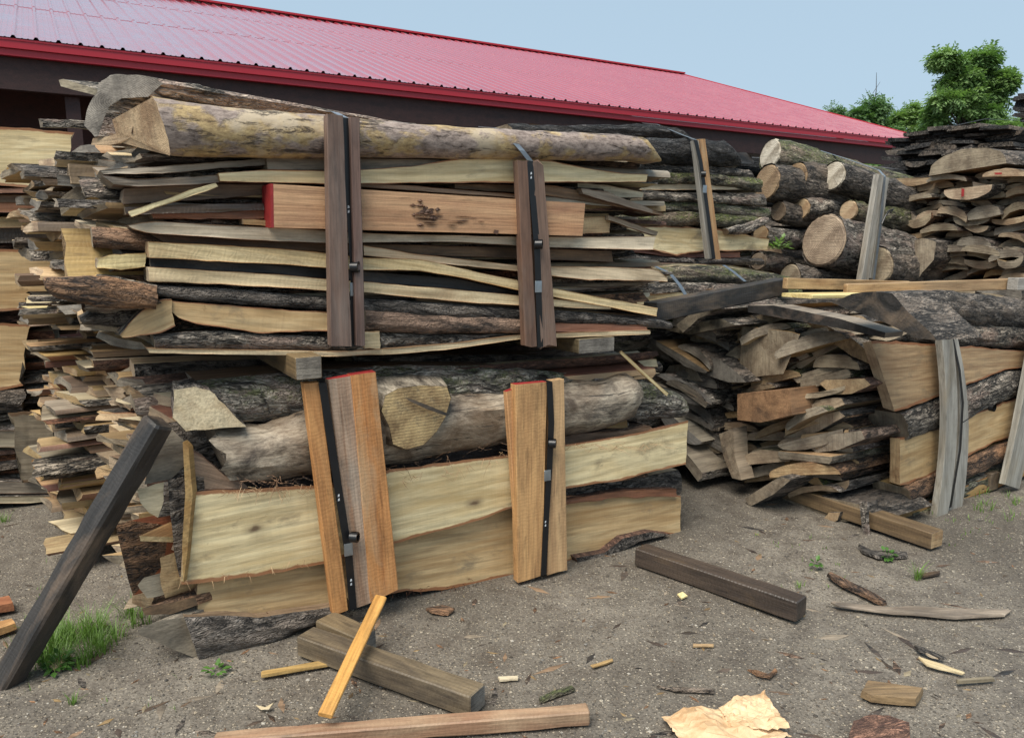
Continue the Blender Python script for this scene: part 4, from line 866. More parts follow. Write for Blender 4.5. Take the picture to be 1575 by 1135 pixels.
# battens of the lower bundle
LV = 2.93
batten('narrow orange fir batten, leftmost on the lower bundle', (467, 590), (491, 588), (513, 946), (536, 938), LV, .045, 'orange', GB)
batten('grey-faced batten half with knots in the middle of the left trio', (505, 584), (541, 578), (547, 935), (573, 926), LV + .006, .045, 'knotty', GB, end='redpaint')
batten('broad orange-red fir batten with a red painted top, right one of the left trio', (540, 577), (578, 572), (570, 926), (613, 906), LV, .05, 'fir', GB, end='redpaint')
strap('black strap down the left trio of fir battens on the lower bundle', [(496, 590), (505, 650), (520, 750), (536, 850), (543, 936)], LV + .0, GS, coil=(545, 826), seal=(536, 845), over=[(494, 580, 3.2), (480, 575, 3.5)], marks=[(521, 765), (540, 895)])
batten('thin orange batten edge behind the right-hand battens', (779, 603), (796, 596), (800, 890), (812, 885), LV + .03, .03, 'orange', GB, end='redpaint')
batten('broad orange fir batten with reddened top, left of the strap on the right', (793, 592), (842, 587), (797, 896), (834, 885), LV, .045, 'orange', GB, end='redpaint')
batten('orange fir batten right of the strap at the right-hand pair', (848, 586), (868, 583), (842, 884), (873, 876), LV + .004, .045, 'orange', GB)
strap('black strap between the right-hand fir battens on the lower bundle', [(845, 588), (848, 650), (845, 720), (840, 800), (836, 884)], LV + .0, GS, coil=(850, 682), seal=(842, 731), over=[(830, 573, 3.2), (805, 560, 3.4), (785, 548, 3.7)], marks=[(839, 805)])
# ================================================================ ROW BEHIND, LEFT (B1, B2)
GM = 'slabs of the second stack at the left'; GF = 'boards of the farthest left stack'
stack('the second left stack', GM, .0, 2.2, 4.22, 5.2, .1, 1.06, 31, ['tan', 'red', 'tan', 'pale', 'brown', 'grey'], ['bred', 'tan', 'brown', 'bgrey', 'red'], ['endt', 'ends', 'tan'], jit=.2, n=8, wr=(.18, .32), hr=(.022, .05), pitch=.95, tilt=.07, rag=.03, skews=(0, .35), cups=(0, .4), pd=.3, keep=lambda u, v, z, c: True)
stack('the second left upper stack', GM, -.02, 2.2, 4.22, 5.2, 1.16, 2.0, 32, ['tan', 'pale', 'cream', 'grey', 'brown'], ['bdark', 'tan', 'brown', 'bgrey'], ['endt', 'ends', 'endg'], jit=.2, n=8, wr=(.18, .32), hr=(.022, .055), pitch=.95, tilt=.08, rag=.03, skews=(0, .35), cups=(0, .4), pd=.35)
B = 5.5
R = [
 ('plank', 'broad yellow cream plank face at the top of the far left stack', 0, ('figc', 'bred', 'endt'), [(-400, 196), (0, 197), (60, 199), (112, 205)], [(-400, 290), (0, 284), (40, 288), (104, 290)]),
 ('board', 'reddish thin board directly under the yellow plank at far left', -.02, ('red', 'bred', 'endt'), [(-400, 290), (90, 289)], [(-400, 298), (88, 297)]),
 ('board', 'grey-brown board on the far left stack, third board from the top', .03, ('brown', 'bdark', 'ends'), [(-400, 300), (95, 300)], [(-400, 316), (92, 315)]),
 ('board', 'orange-brown board with a torn edge at far left', -.03, ('red', 'bbrown', 'ends'), [(-400, 310), (75, 312)], [(-400, 330), (70, 326)]),
 ('board', 'tan board below the orange-brown one at far left', 0, ('tan', 'bred', 'endt'), [(-400, 336), (55, 334)], [(-400, 352), (58, 350)]),
 ('board', 'dark wet board at far left above the square tan plank face', .03, ('wet', 'bdark', 'ends'), [(-400, 354), (90, 350)], [(-400, 376), (92, 372)]),
 ('plank', 'tan plank with a square face at mid height of the far left stack', -.02, ('figt', 'bred', 'endt'), [(-400, 390), (5, 384), (78, 388)], [(-400, 480), (6, 478), (70, 470)]),
 ('plank', 'pale grey-tan plank face below the middle gap at the far left', 0, ('figt', 'bred', 'ends'), [(-400, 500), (0, 498), (46, 500)], [(-400, 600), (6, 600), (34, 592)]),
 ('bark_slab', 'dark bark slab under the pale plank at the far left edge', .02, ('brown', 'bdark', 'ends'), [(-400, 600), (38, 598)], [(-400, 640), (38, 632)]),
 ('plank', 'smooth grey plank face low in the far left stack', -.04, ('grey', 'grey', 'ends'), [(18, 636), (50, 634), (84, 640)], [(32, 742), (60, 738), (88, 732)]),
 ('board', 'grey board low at the far left, left of the smooth grey plank', .03, ('grey', 'bgrey', 'ends'), [(-400, 660), (30, 662)], [(-400, 690), (32, 688)]),
 ('board', 'second lowest grey board at the far left', .0, ('grey', 'bgrey', 'ends'), [(-400, 735), (80, 742)], [(-400, 762), (86, 758)]),
 ('board', 'lowest long grey board of the far left stack', -.02, ('pale', 'bgrey', 'ends'), [(-400, 772), (85, 762)], [(-400, 784), (84, 772)]),
]
for nm, lb, dv, mt, tp, bt in R: front(nm, lb, B + dv, .25, 'bulge' if nm == 'bark_slab' else 'flat', mt, tp, bt, group=GF, n=24, rag=.03, amp=.01)
stack('the farthest left stack', GF, -2.3, 2.25, B + .06, B + .6, .12, 1.98, 33, ['grey', 'brown', 'tan', 'pale'], ['bdark', 'bred', 'bgrey'], ['endt', 'ends'], jit=.1, n=6, wr=(.24, .34), hr=(.03, .06), rag=.02, endj=.14, pd=.4)
b_ = bevbar('bearer', uvz(-1.2, B - .05, .05), uvz(-1.2, B + .7, .05), U * .05, Z * .05, W['wet']); tag(b_, 'dark bearer under the farthest left stack', 'bearer')
b_ = bevbar('bearer', uvz(.45, 4.15, .05), uvz(.45, 5.3, .05), U * .05, Z * .05, W['wet']); tag(b_, 'dark bearer under the second left stack', 'bearer')

# ================================================================ ROW BEHIND, MIDDLE (C): mossy slab bundle above the near stack's right end
GC = 'slabs of the middle bundle behind the near stack'; Cv = 4.2
R = [
 ('bark_slab', 'black ridged bark slab on top of the middle bundle under the light strap', .25, 'bulge', ('brown', 'bblack', 'ends'), [(780, 192), (880, 194), (1000, 192), (1040, 198), (1062, 212)], [(780, 214), (900, 212), (1000, 214), (1064, 216)], .08),
 ('bark_slab', 'large black bark slab below the topmost one in the middle bundle', .02, 'bulge', ('brown', 'bblack', 'ends'), [(960, 214), (1060, 214), (1110, 218), (1130, 240)], [(960, 250), (1060, 254), (1134, 256)], .09),
 ('board', 'slate-grey wet board end right of the black bark slabs', .3, 'flat', ('black', 'black', 'ends'), [(1120, 233), (1148, 235), (1160, 248)], [(1120, 252), (1158, 252)], .03),
 ('thin_board', 'long thin brown board lying on the very top behind the ochre slab', .5, 'flat', ('brown', 'tan', 'ends'), [(784, 190), (860, 194), (940, 201)], [(786, 196), (860, 200), (940, 205)], .02),
 ('bark_slab', 'dark bark slab, third from the top in the middle bundle', .04, 'bulge', ('grey', 'bdark', 'ends'), [(960, 250), (1080, 255), (1150, 262)], [(960, 268), (1080, 270), (1155, 274)], .04),
 ('bark_slab', 'mossy grey bark slab with a pale sawn lower edge in the middle bundle', .0, 'bulge', ('pale', 'bmoss', 'ends'), [(980, 264), (1090, 268), (1166, 276)], [(980, 284), (1090, 284), (1168, 296)], .04),
 ('board', 'pale grey thin board edge between mossy slabs of the middle bundle', -.01, 'flat', ('pale', 'bgrey', 'ends'), [(985, 283), (1090, 283), (1160, 286)], [(985, 292), (1090, 292), (1162, 292)], .03),
 ('bark_slab', 'furrowed bark slab just under the pale thin board', .0, 'bulge', ('grey', 'bgrey', 'ends'), [(985, 294), (1090, 298), (1172, 300)], [(985, 308), (1090, 312), (1174, 318)], .04),
 ('bark_slab', 'grey-green bark slab at mid height of the middle bundle', .02, 'bulge', ('grey', 'bmoss', 'ends'), [(975, 310), (1090, 312), (1178, 322)], [(975, 326), (1090, 326), (1180, 340)], .04),
 ('bark_slab', 'light flaked mossy bark slab above the wavy cream plank', -.01, 'bulge', ('grey', 'bmoss', 'ends'), [(940, 330), (1060, 326), (1160, 334)], [(940, 346), (1060, 347), (1160, 352)], .04),
 ('live_edge_board', 'wavy cream board with a pink bark lower edge in the middle bundle', -.02, 'flat', ('figc', 'bred', 'endt'), [(950, 352), (1000, 348), (1085, 351), (1130, 358), (1182, 368)], [(950, 380), (1005, 384), (1040, 392), (1085, 386), (1180, 385)], .03),
 ('bark_strip', 'loose pinkish bark strip hanging under the wavy cream board', .0, 'flat', ('red', 'bred', 'ends'), [(975, 384), (1040, 391), (1138, 388)], [(975, 388), (1040, 396), (1138, 396)], .03),
 ('slab', 'dark slab at the bottom of the middle bundle', .02, 'bulge', ('brown', 'bdark', 'ends'), [(930, 390), (1060, 396), (1170, 398)], [(930, 402), (1060, 406), (1172, 408)], .04),
 ('stub_log', 'short whitish knotted branch end poking right from the middle bundle', -.05, 'bulge', ('pale', 'bgrey', 'endt'), [(1115, 352), (1150, 342), (1176, 334)], [(1118, 362), (1155, 358), (1180, 342)], .04),
]
for nm, lb, dv, kd, mt, tp, bt, q in R: front(nm, lb, Cv + dv, .25, kd, mt, tp, bt, q=q, group=GC, n=34, amp=.014, rag=.015, cat=nm.replace('_', ' '))
stack('the middle bundle', GC, 2.5, 2.1, Cv + .1, 5.2, 1.5, 2.25, 41, ['grey', 'brown', 'pale'], ['bdark', 'bmoss', 'bgrey'], ['ends', 'endg'], jit=.1, n=8, wr=(.24, .36), hr=(.05, .08), rag=.02)
# strapped mossy layer below it
GCL = 'slabs of the low mossy bundle under the middle bundle'
for nm, lb, dv, kd, mt, tp, bt, q in [
 ('bark_slab', 'mossy green bark slab with two straps crossing it, under the middle bundle', -.35, 'bulge', ('cream', 'bmoss', 'ends'), [(1000, 412), (1080, 408), (1180, 420), (1235, 432)], [(1000, 436), (1080, 436), (1180, 440), (1235, 442)], .1),
 ('board', 'thin cream board edge lying over the mossy strapped slab', -.36, 'flat', ('cream', 'bred', 'ends'), [(975, 410), (1040, 405), (1120, 408), (1190, 420)], [(975, 413), (1040, 409), (1120, 412), (1190, 423)], .03),
 ('bark_slab', 'reddish-grey plated slab left below the strapped mossy slab', -.4, 'bulge', ('cream', 'bgrey', 'ends'), [(980, 436), (1060, 434), (1190, 440)], [(980, 456), (1060, 456), (1190, 452)], .06),
 ('board', 'cream board pointing right below the strapped mossy slab', -.45, 'flat', ('cream', 'cream', 'endt'), [(980, 456), (1060, 448), (1110, 444)], [(980, 470), (1040, 464), (1110, 450)], .03)]:
    front(nm, lb, Cv + dv, .4, kd, mt, tp, bt, q=q, group=GCL, n=30, amp=.012)
stack('the low mossy bundle', GCL, 2.6, 2.4, 4.0, 5.1, 0.1, 1.3, 42, ['grey', 'brown'], ['bdark', 'bmoss'], ['ends', 'endg'], jit=.08, n=6, wr=(.3, .4), hr=(.09, .13), rag=.02)
for lb, pts in (('grey-blue strap crossing the mossy slab, left one', [(1008, 410), (1030, 420), (1045, 438), (1056, 456)]), ('grey-blue strap crossing the mossy slab, right one', [(1113, 408), (1128, 418), (1146, 433)])):
    o = ribbon('strap', [onv(x, y, 3.70 - .02 * i) for i, (x, y) in enumerate(pts)], U, .03, W['strapl']); tag(o, lb, 'strap', GS)
batten('slim grey batten, left of the strap on the middle bundle', (1068, 216), (1075, 216), (1090, 398), (1098, 398), 4.04, .04, 'silver', GB)
batten('slim orange batten right of the strap on the middle bundle', (1076, 214), (1085, 214), (1100, 399), (1109, 399), 4.03, .04, 'fir', GB)
strap('strap over the black bark slab and down between the slim battens', [(1070, 216), (1078, 250), (1085, 300), (1098, 398)], 4.02, GS, coil=(1082, 268), seal=(1084, 291), over=[(1050, 208, 4.3), (1012, 192, 4.5), (990, 190, 4.9)], over_mat='strapl')

# ================================================================ ROW BEHIND, RIGHT (D): log bundle
GD = 'logs in the strapped log bundle'
for lb, e0, u0, e1, u1, r0, r1, bk, em, ov in [
 ('top log of the log bundle, moss on its back, long and sloping right', (1184, 238), 5.5, (1452, 318), 7.6, .135, .17, 'bmoss', 'endc', 1),
 ('log with a wide ringed end at the left under the top log', (1179, 281), 5.3, (1420, 330), 7.2, .15, .14, 'bdark', 'endr', 1),
 ('log with a round end, middle of the three under the top log', (1224, 273), 5.6, (1400, 315), 7.1, .125, .13, 'bdark', 'endr', 1),
 ('log with a chalky pale cut end, right of the three under the top log', (1281, 271), 5.85, (1445, 330), 7.3, .125, .15, 'bdark', 'endc', 1),
 ('slender log with a ringed end, leftmost of the small ones at mid height', (1197, 325), 5.4, (1400, 350), 7.1, .085, .09, 'bdark', 'endr', 1),
 ('slender log with an orange-tan end, second of the small ones', (1232, 321), 5.6, (1400, 345), 7.2, .088, .09, 'bgrey', 'endt', 1),
 ('slender mossy log with a tan oval end, right of the small ones', (1305, 324), 5.9, (1440, 352), 7.3, .085, .13, 'bmoss', 'endt', 1),
 ('biggest log with a broad ringed end low in the log bundle', (1266, 370), 5.55, (1420, 405), 7.0, .215, .2, 'bgrey', 'endr', 1),
 ('dark log at the bottom right of the log bundle behind the grey battens', (1345, 410), 6.0, (1470, 425), 7.6, .16, .16, 'bdark', 'ends', 1),
 ('dark log filling the back under the slender logs', (1185, 392), 5.9, (1330, 410), 7.4, .13, .13, 'bdark', 'endr', 1),
 ('brown log with a dim ringed end at the lower left of the log bundle', (1166, 402), 5.15, (1330, 425), 7.0, .075, .09, 'bgrey', 'endr', 1),
 ('small log end directly right of the wavy cream board', (1170, 360), 5.15, (1330, 385), 7.0, .07, .09, 'bgrey', 'endt', 1),
 ('low dark log under the biggest log', (1215, 425), 5.3, (1420, 440), 7.2, .10, .12, 'bdark', 'ends', 1)]:
    log('log', lb, e0, u0, e1, u1, r0, r1, bk, em, group=GD, amp=.024, crook=.06, oval=ov)
for lb, tl, tr, bl, br, dv in (('silver-grey batten, left one leaning on the log bundle', (1352, 268), (1360, 270), (1325, 432), (1336, 433), 0), ('silver-grey batten, right one leaning on the log bundle', (1361, 272), (1368, 274), (1338, 428), (1345, 428), .02)):
    batten(lb, tl, tr, bl, br, 4.0 + dv, .05, 'silver', GB)
o = ribbon('strap', [onv(x, y, v) for x, y, v in ((1344, 430, 4.0), (1354, 350, 4.0), (1361, 272, 4.0), (1352, 262, 4.25), (1300, 244, 4.5), (1262, 232, 4.8))], U, .028, W['strapl'])
tag(o, 'pale strap running over the top log to the silver battens', 'strap', GS)
o = tubes_mesh('strap_tail', [([onv(x, y, 3.97) for x, y in ((1356, 345), (1362, 332), (1368, 324), (1374, 322), (1370, 327))], [.008, .008, .007, .007, .006])], W['strap'], parent=o)
def leafy(name, label, c, r, n, size, mat, seed, stem=None, cat='weed', group=None, flat=.6):
    rnd = random.Random(seed); vs, fs = [], []
    for _ in range(n):
        d = Vector((rnd.gauss(0, 1), rnd.gauss(0, 1), abs(rnd.gauss(0, flat)))).normalized(); o = c + d * r * rnd.uniform(.3, 1); o.z += .0
        s = size * rnd.uniform(.6, 1.2); a = (d + Vector((rnd.uniform(-.5, .5), rnd.uniform(-.5, .5), -.2))).normalized(); b = a.cross(Z).normalized() * s * .32; k = len(vs)
        vs += [o, o + a * s * .5 + b + Z * s * .08, o + a * s, o + a * s * .5 - b + Z * s * .08]; fs.append((k, k + 1, k + 2, k + 3))
    m = mesh_obj(name, vs, fs, [mat], smooth=0, M=Matrix.Translation(c)); tag(m, label, cat, group); return m
GREENS = leaf_mat('weed_leaves', (.055, .14, .025), (.12, .24, .05))
leafy('weed', 'small leafy plant growing in the gap left of the biggest log', onu(1197, 382, 5.25), .09, 90, .05, LEAF, 3)
stack('the added fill behind logs', 'slabs under the log bundle', 5.0, 3.2, 5.35, 6.3, 1.1, 2.4, 44, ['black', 'wet'], ['bdark', 'bblack'], ['endg'], n=5, wr=(.3, .4), hr=(.09, .12))  # dark fill added to block the sky showing through between the logs
stack('the base under the logs', 'slabs under the log bundle', 5.3, 2.4, 4.2, 5.2, .1, 1.15, 43, ['grey', 'brown'], ['bdark'], ['ends', 'endg'], jit=.06, n=5, wr=(.34, .44), hr=(.1, .14))

# ================================================================ RIGHT (E): slab ends above, with red paint dabs
GE = 'slabs of the upper right stack'
stack('the upper right stack', GE, 6.75, 2.3, 3.2, 4.3, 1.32, 2.14, 51, ['tan', 'brown', 'tan'], ['bdark', 'bbrown', 'bgrey'], ['ends', 'endt', 'ends'], jit=.12, n=8, wr=(.2, .38), hr=(.045, .08), tilt=.2, cups=(-.1, .5), pd=.9, amp=.008, pitch=.78, up=.75, k=10)
along('hollow_slab', 'big arched brown slab crowning the upper right stack', 'D', .62, .17, 6.6, 2.0, 3.72, 2.22, -.08, ('brown', 'bdark', 'ends'), n=20, group=GE, cat='slab', k=16, amp=.012)
o = along('slab', 'bright tan slab end with a red paint dab, high in the upper right stack', 'D', .4, .10, 6.55, 1.6, 3.66, 2.07, pi - .05, ('tan', 'bdark', 'endt'), n=12, group=GE, k=14)
c = uvz(6.545, 3.69, 2.03); mesh_obj('red_mark', [c + V * .012 + Z * .035 - U * .012, c - V * .012 + Z * .03 - U * .012, c - V * .014 - Z * .03 - U * .012, c + V * .008 - Z * .035 - U * .012], [(0, 1, 2, 3)], [W['redpaint']], parent=o, M=Matrix.Translation(c), smooth=0)
o = along('slab', 'pale slab end with a red smear at the right edge of the upper right stack', 'D', .34, .06, 6.55, 1.6, 3.38, 2.14, .05, ('tan', 'bdark', 'endt'), n=12, group=GE, k=12)
c = uvz(6.54, 3.42, 2.165); mesh_obj('red_mark', [c + V * .03 + Z * .008 - U * .012, c - V * .03 + Z * .005 - U * .012, c - V * .03 - Z * .01 - U * .012, c + V * .02 - Z * .008 - U * .012], [(0, 1, 2, 3)], [W['redpaint']], parent=o, M=Matrix.Translation(c), smooth=0)
outline('split_log', 'split pale log half standing at the left foot of the upper right stack', [(1407, 370), (1420, 366), (1440, 372), (1436, 400), (1418, 420), (1408, 435), (1405, 405)], 'u', 6.5, U * .5, ('ends', 'bdark'), group=GE)
stack('the right base stack', 'slabs under the upper right stack', 6.6, 2.4, 3.2, 4.2, .1, 1.2, 52, ['grey', 'brown'], ['bdark'], ['ends', 'endg'], jit=.06, n=5, wr=(.34, .44), hr=(.1, .14))
# ---- far dark stacks
GK = 'dark boards of the far weathered stack'
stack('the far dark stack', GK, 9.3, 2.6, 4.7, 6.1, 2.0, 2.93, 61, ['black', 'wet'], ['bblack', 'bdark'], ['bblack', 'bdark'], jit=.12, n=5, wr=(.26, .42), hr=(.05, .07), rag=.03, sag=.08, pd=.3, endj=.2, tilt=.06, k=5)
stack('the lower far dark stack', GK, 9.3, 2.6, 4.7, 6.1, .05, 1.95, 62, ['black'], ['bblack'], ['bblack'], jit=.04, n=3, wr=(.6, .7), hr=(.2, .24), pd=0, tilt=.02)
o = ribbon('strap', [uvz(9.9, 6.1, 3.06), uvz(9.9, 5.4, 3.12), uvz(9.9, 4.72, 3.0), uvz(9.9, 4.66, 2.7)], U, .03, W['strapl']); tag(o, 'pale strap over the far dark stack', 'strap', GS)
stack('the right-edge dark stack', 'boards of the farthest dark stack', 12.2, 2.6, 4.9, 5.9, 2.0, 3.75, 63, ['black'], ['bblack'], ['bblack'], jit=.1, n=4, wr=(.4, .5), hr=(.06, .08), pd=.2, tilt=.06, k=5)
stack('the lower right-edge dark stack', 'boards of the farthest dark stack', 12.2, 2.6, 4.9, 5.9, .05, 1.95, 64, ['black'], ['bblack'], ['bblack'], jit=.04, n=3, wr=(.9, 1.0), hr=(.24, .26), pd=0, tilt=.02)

# ================================================================ NEAR RIGHT (G): bundle end on to the camera, and its neighbour (G2)
GG, GH = 'slabs of the near right bundle', 'slabs of the bundle between near stack and right bundle'
stack('the near right bundle', GG, 3.86, 2.4, 2.72, 3.6, .09, 1.10, 73, ['tan', 'brown', 'tan', 'brown', 'cream'], ['bdark', 'bmoss', 'bbrown', 'bgrey'], ['ends', 'endt', 'endt', 'ends'], jit=.13, n=11, wr=(.26, .44), hr=(.045, .08), tilt=.16, pd=.92, pitch=.72, rag=.025, up=.8, k=14, slant=-.34, cups=(-.1, .45), skews=(0, .5))
stack('the dim middle gap bundle', GH, 3.65, 2.3, 3.55, 4.45, .09, 1.12, 72, ['grey', 'grey', 'brown'], ['bdark', 'bgrey'], ['endg', 'ends', 'endg'], jit=.14, n=10, wr=(.26, .42), hr=(.045, .08), tilt=.16, pd=.92, pitch=.72, rag=.025, up=.85, k=14, slant=.36, cups=(-.1, .4), skews=(0, .5))
S = 2.6
R = [
 ('bark_slab', 'furrowed bark slab on top of the near right bundle', .1, 'bulge', ('brown', 'bdark', 'ends'), [(1396, 452), (1440, 446), (1520, 455), (1640, 470)], [(1402, 500), (1500, 505), (1640, 512)], .12),
 ('bark_slab', 'grey bark slab just above the figured tan board', .03, 'bulge', ('brown', 'bgrey', 'ends'), [(1400, 500), (1500, 500), (1640, 505)], [(1360, 524), (1500, 532), (1640, 540)], .05),
 ('figured_board', 'figured tan board with pale patches facing out at the top of the near right bundle', -.03, 'flat', ('figb', 'bbrown', 'endt'), [(1340, 524), (1450, 530), (1640, 546)], [(1376, 634), (1450, 606), (1545, 568), (1640, 560)], .05),
 ('bark_slab', 'shaggy bark slab between the two sawn boards facing out', .0, 'bulge', ('brown', 'bgrey', 'ends'), [(1382, 636), (1450, 608), (1545, 570), (1640, 556)], [(1386, 676), (1450, 656), (1580, 598), (1640, 580)], .05),
 ('cream_board', 'narrow cream board facing out at mid height of the near right bundle', -.02, 'flat', ('figt', 'bred', 'endt'), [(1384, 674), (1450, 656), (1530, 625), (1640, 586)], [(1384, 746), (1420, 735), (1450, 716), (1530, 680), (1640, 640)], .05),
 ('bark_slab', 'brown wavy bark slab under the narrow cream board', .0, 'bulge', ('tan', 'bbrown', 'ends'), [(1386, 748), (1450, 718), (1530, 684), (1640, 642)], [(1390, 776), (1450, 750), (1530, 712), (1640, 668)], .05),
 ('bark_slab', 'mossy bark slab low on the side of the near right bundle', .02, 'bulge', ('grey', 'bmoss', 'ends'), [(1392, 776), (1450, 750), (1530, 713), (1640, 668)], [(1392, 806), (1450, 776), (1530, 742), (1640, 700)], .05),
 ('board', 'brown board with a sharp lower corner reaching the ground bearer', -.03, 'flat', ('tan', 'bbrown', 'ends'), [(1382, 792), (1450, 762), (1600, 700)], [(1352, 836), (1400, 806), (1460, 776), (1600, 722)], .05),
 ('bark_slab', 'lowest bark slab on the side of the near right bundle', .06, 'bulge', ('brown', 'bgrey', 'ends'), [(1465, 780), (1530, 755), (1640, 715)], [(1480, 800), (1530, 782), (1640, 744)], .04),
]
for nm, lb, dv, kd, mt, tp, bt, q in R: front(nm, lb, S + dv, .06 if kd == 'flat' else .2, kd, mt, tp, bt, q=q, group=GG, n=40, amp=.014, rag=.012, cat=nm.replace('_', ' '))
EU = 3.62
for nm, lb, pts, uu, ext, mt in [
 ('slab', 'black half-round slab end lying on the near right bundle', [(1280, 466), (1310, 452), (1345, 448), (1372, 451), (1395, 478), (1432, 512), (1440, 523), (1412, 521), (1370, 500), (1330, 485)], 3.5, U * .3 - V * .05, ('black', 'bdark')),
 ('plank', 'long dark-edged plank sloping down from the left on top of the near right bundle', [(1150, 470), (1190, 470), (1290, 490), (1362, 512), (1360, 520), (1290, 505), (1150, 480)], 3.7, U * .16, ('black', 'grey')),
 ('slab', 'brown bark slab curving down over the top left corner', [(1235, 492), (1262, 497), (1310, 520), (1340, 545), (1338, 560), (1310, 548), (1270, 520)], 3.62, U * .8, ('brown', 'bgrey')),
 ('board', 'broad pale board face set upright in the end of the bundle', [(1142, 502), (1212, 510), (1230, 515), (1205, 575), (1160, 580), (1136, 572)], 3.74, U * .03 + V * .02, ('ends', 'tan')),
 ('wood_block', 'square brown block end left of centre of the bundle end', [(1134, 606), (1215, 598), (1218, 638), (1170, 650), (1134, 646)], 3.62, U * .25, ('brown', 'brown')),
 ('slab', 'pale grey board on edge beside the reddish block', [(1106, 668), (1128, 658), (1130, 700), (1140, 738), (1126, 735), (1112, 700)], 3.62, U * .12, ('grey', 'grey')),
 ('slab', 'long half-moon slab end with dangling drips under the top left slabs', [(1046, 552), (1070, 545), (1105, 552), (1130, 570), (1148, 588), (1120, 588), (1080, 575)], 3.62, U * .8, ('endg', 'bdark')),
 ('slab', 'rounded brown slab end farthest left of the bundle', [(1018, 578), (1030, 562), (1050, 560), (1072, 572), (1080, 586), (1050, 584)], 3.6, U * .8, ('ends', 'bdark')),
 ('slab', 'grey wavy slab on top left under the black beam', [(1040, 500), (1075, 472), (1090, 460), (1110, 475), (1075, 490), (1050, 512)], 3.5, U * .6, ('grey', 'bgrey')),
 ('slab', 'grey wavy slab tip beside the black beam, second of the pair', [(1024, 508), (1060, 498), (1110, 490), (1130, 500), (1060, 515)], 3.55, U * .8, ('grey', 'bgrey')),
 ('board', 'cream edge board end in the middle of the near right bundle end', [(1255, 585), (1330, 582), (1340, 592), (1310, 606), (1280, 607)], 3.58, U * .6, ('tan', 'bred')),
 ('slab', 'thin curved tan slab end spanning the centre of the bundle end', [(1205, 672), (1240, 645), (1290, 632), (1300, 640), (1260, 662), (1215, 680)], 3.6, U * .6, ('endt', 'bdark')),
 ('slab', 'brown flaky slab end right of the curved tan one', [(1243, 686), (1280, 668), (1325, 662), (1330, 675), (1290, 692), (1255, 696)], 3.58, U * .6, ('ends', 'bbrown')),
 ('slab', 'dark curled slab end with a brown rim low in the bundle', [(1205, 712), (1225, 700), (1250, 722), (1270, 752), (1250, 745), (1220, 728)], 3.58, U * .6, ('endt', 'bmoss')),
 ('slab', 'long thin slab end drooping over the bearer of the near right bundle', [(1185, 770), (1240, 758), (1325, 776), (1356, 800), (1300, 802), (1240, 792)], 3.6, U * .5, ('ends', 'bdark')),
 ('slab', 'lowest tan slab end drooping just above the ground', [(1152, 774), (1200, 770), (1262, 792), (1312, 810), (1262, 812), (1190, 796)], 3.72, U * .5, ('endt', 'bgrey')),
 ('bark_strip', 'shredded grey bark strip dangling to the ground', [(1322, 772), (1334, 772), (1333, 800), (1336, 830), (1328, 828), (1324, 800)], 3.52, U * .02, ('bgrey', 'bgrey')),
 ('slab', 'pale leaf-shaped slab tip just above the bearer', [(1264, 800), (1275, 788), (1292, 788), (1288, 800), (1275, 806)], 3.56, U * .4, ('endt', 'bdark')),
 ('slab', 'flat grey slab end, lower right of the block with dark bark', [(1146, 766), (1200, 732), (1216, 738), (1190, 760), (1152, 780)], 3.6, U * .5, ('grey', 'bdark')),
]: outline(nm, lb, pts, 'u', uu + (.27 if max(q[0] for q in pts) > 1230 and pts[0][1] > 480 else 0), ext, mt, group=GG if pts[0][0] > 1150 else GH)
# bearers under the right bundles
b_ = bevbar('bearer', onz(1440, 842, .005) + Z * .045, onz(1440, 842, .005) + Z * .045 + V * 1.0, V.cross(Z) * .055, Z * .045, W['beam'], capm=W['endt']); tag(b_, 'cracked squared bearer sticking out under the near right bundle', 'bearer')
b_ = bevbar('bearer', uvz(5.2, 2.55, .06), uvz(5.2, 4.4, .06), U * .05, Z * .06, W['beam']); tag(b_, 'rear bearer under the near right bundle', 'bearer')
# battens on its side
batten('bowed silver-grey batten, front one on the near right bundle', (1445, 500), (1463, 500), (1438, 805), (1455, 806), 2.48, .04, 'silver', GB, bow=14, n=20)
batten('bowed grey-brown batten, right behind the front one', (1464, 502), (1470, 506), (1457, 786), (1478, 790), 2.50, .05, 'silver', GB, bow=16, n=20)
batten('grey batten at the right edge of the picture', (1592, 512), (1622, 506), (1546, 745), (1568, 752), 2.48, .04, 'silver', GB, bow=2)
strap('thin black strap between the bowed silver battens', [(1461, 500), (1476, 570), (1481, 620), (1477, 690), (1462, 780)], 2.49, GS, w=.02, over=[(1440, 492, 2.75), (1420, 470, 3.1)], depth=.6)
o = tubes_mesh('strap_tail', [([onv(x, y, 2.42) for x, y in ((1480, 650), (1496, 640), (1514, 625))], [.003, .003, .003])], W['strap'])
tag(o, 'loose black strap end curled into a coil on the near right bundle', 'strap')
c = onv(1526, 627, 2.47); vs, fs = [], []
for kk in range(60):
    q = kk * .45; r = .016 + .008 * kk / 60
    for hh in (-.014, .014): vs.append(c + (U * cos(q) + Z * sin(q)) * r + V * hh)
    if kk: fs.append((2 * kk - 2, 2 * kk - 1, 2 * kk + 1, 2 * kk))
mesh_obj('coil', vs, fs, [W['strap']], parent=o, M=Matrix.Translation(c))
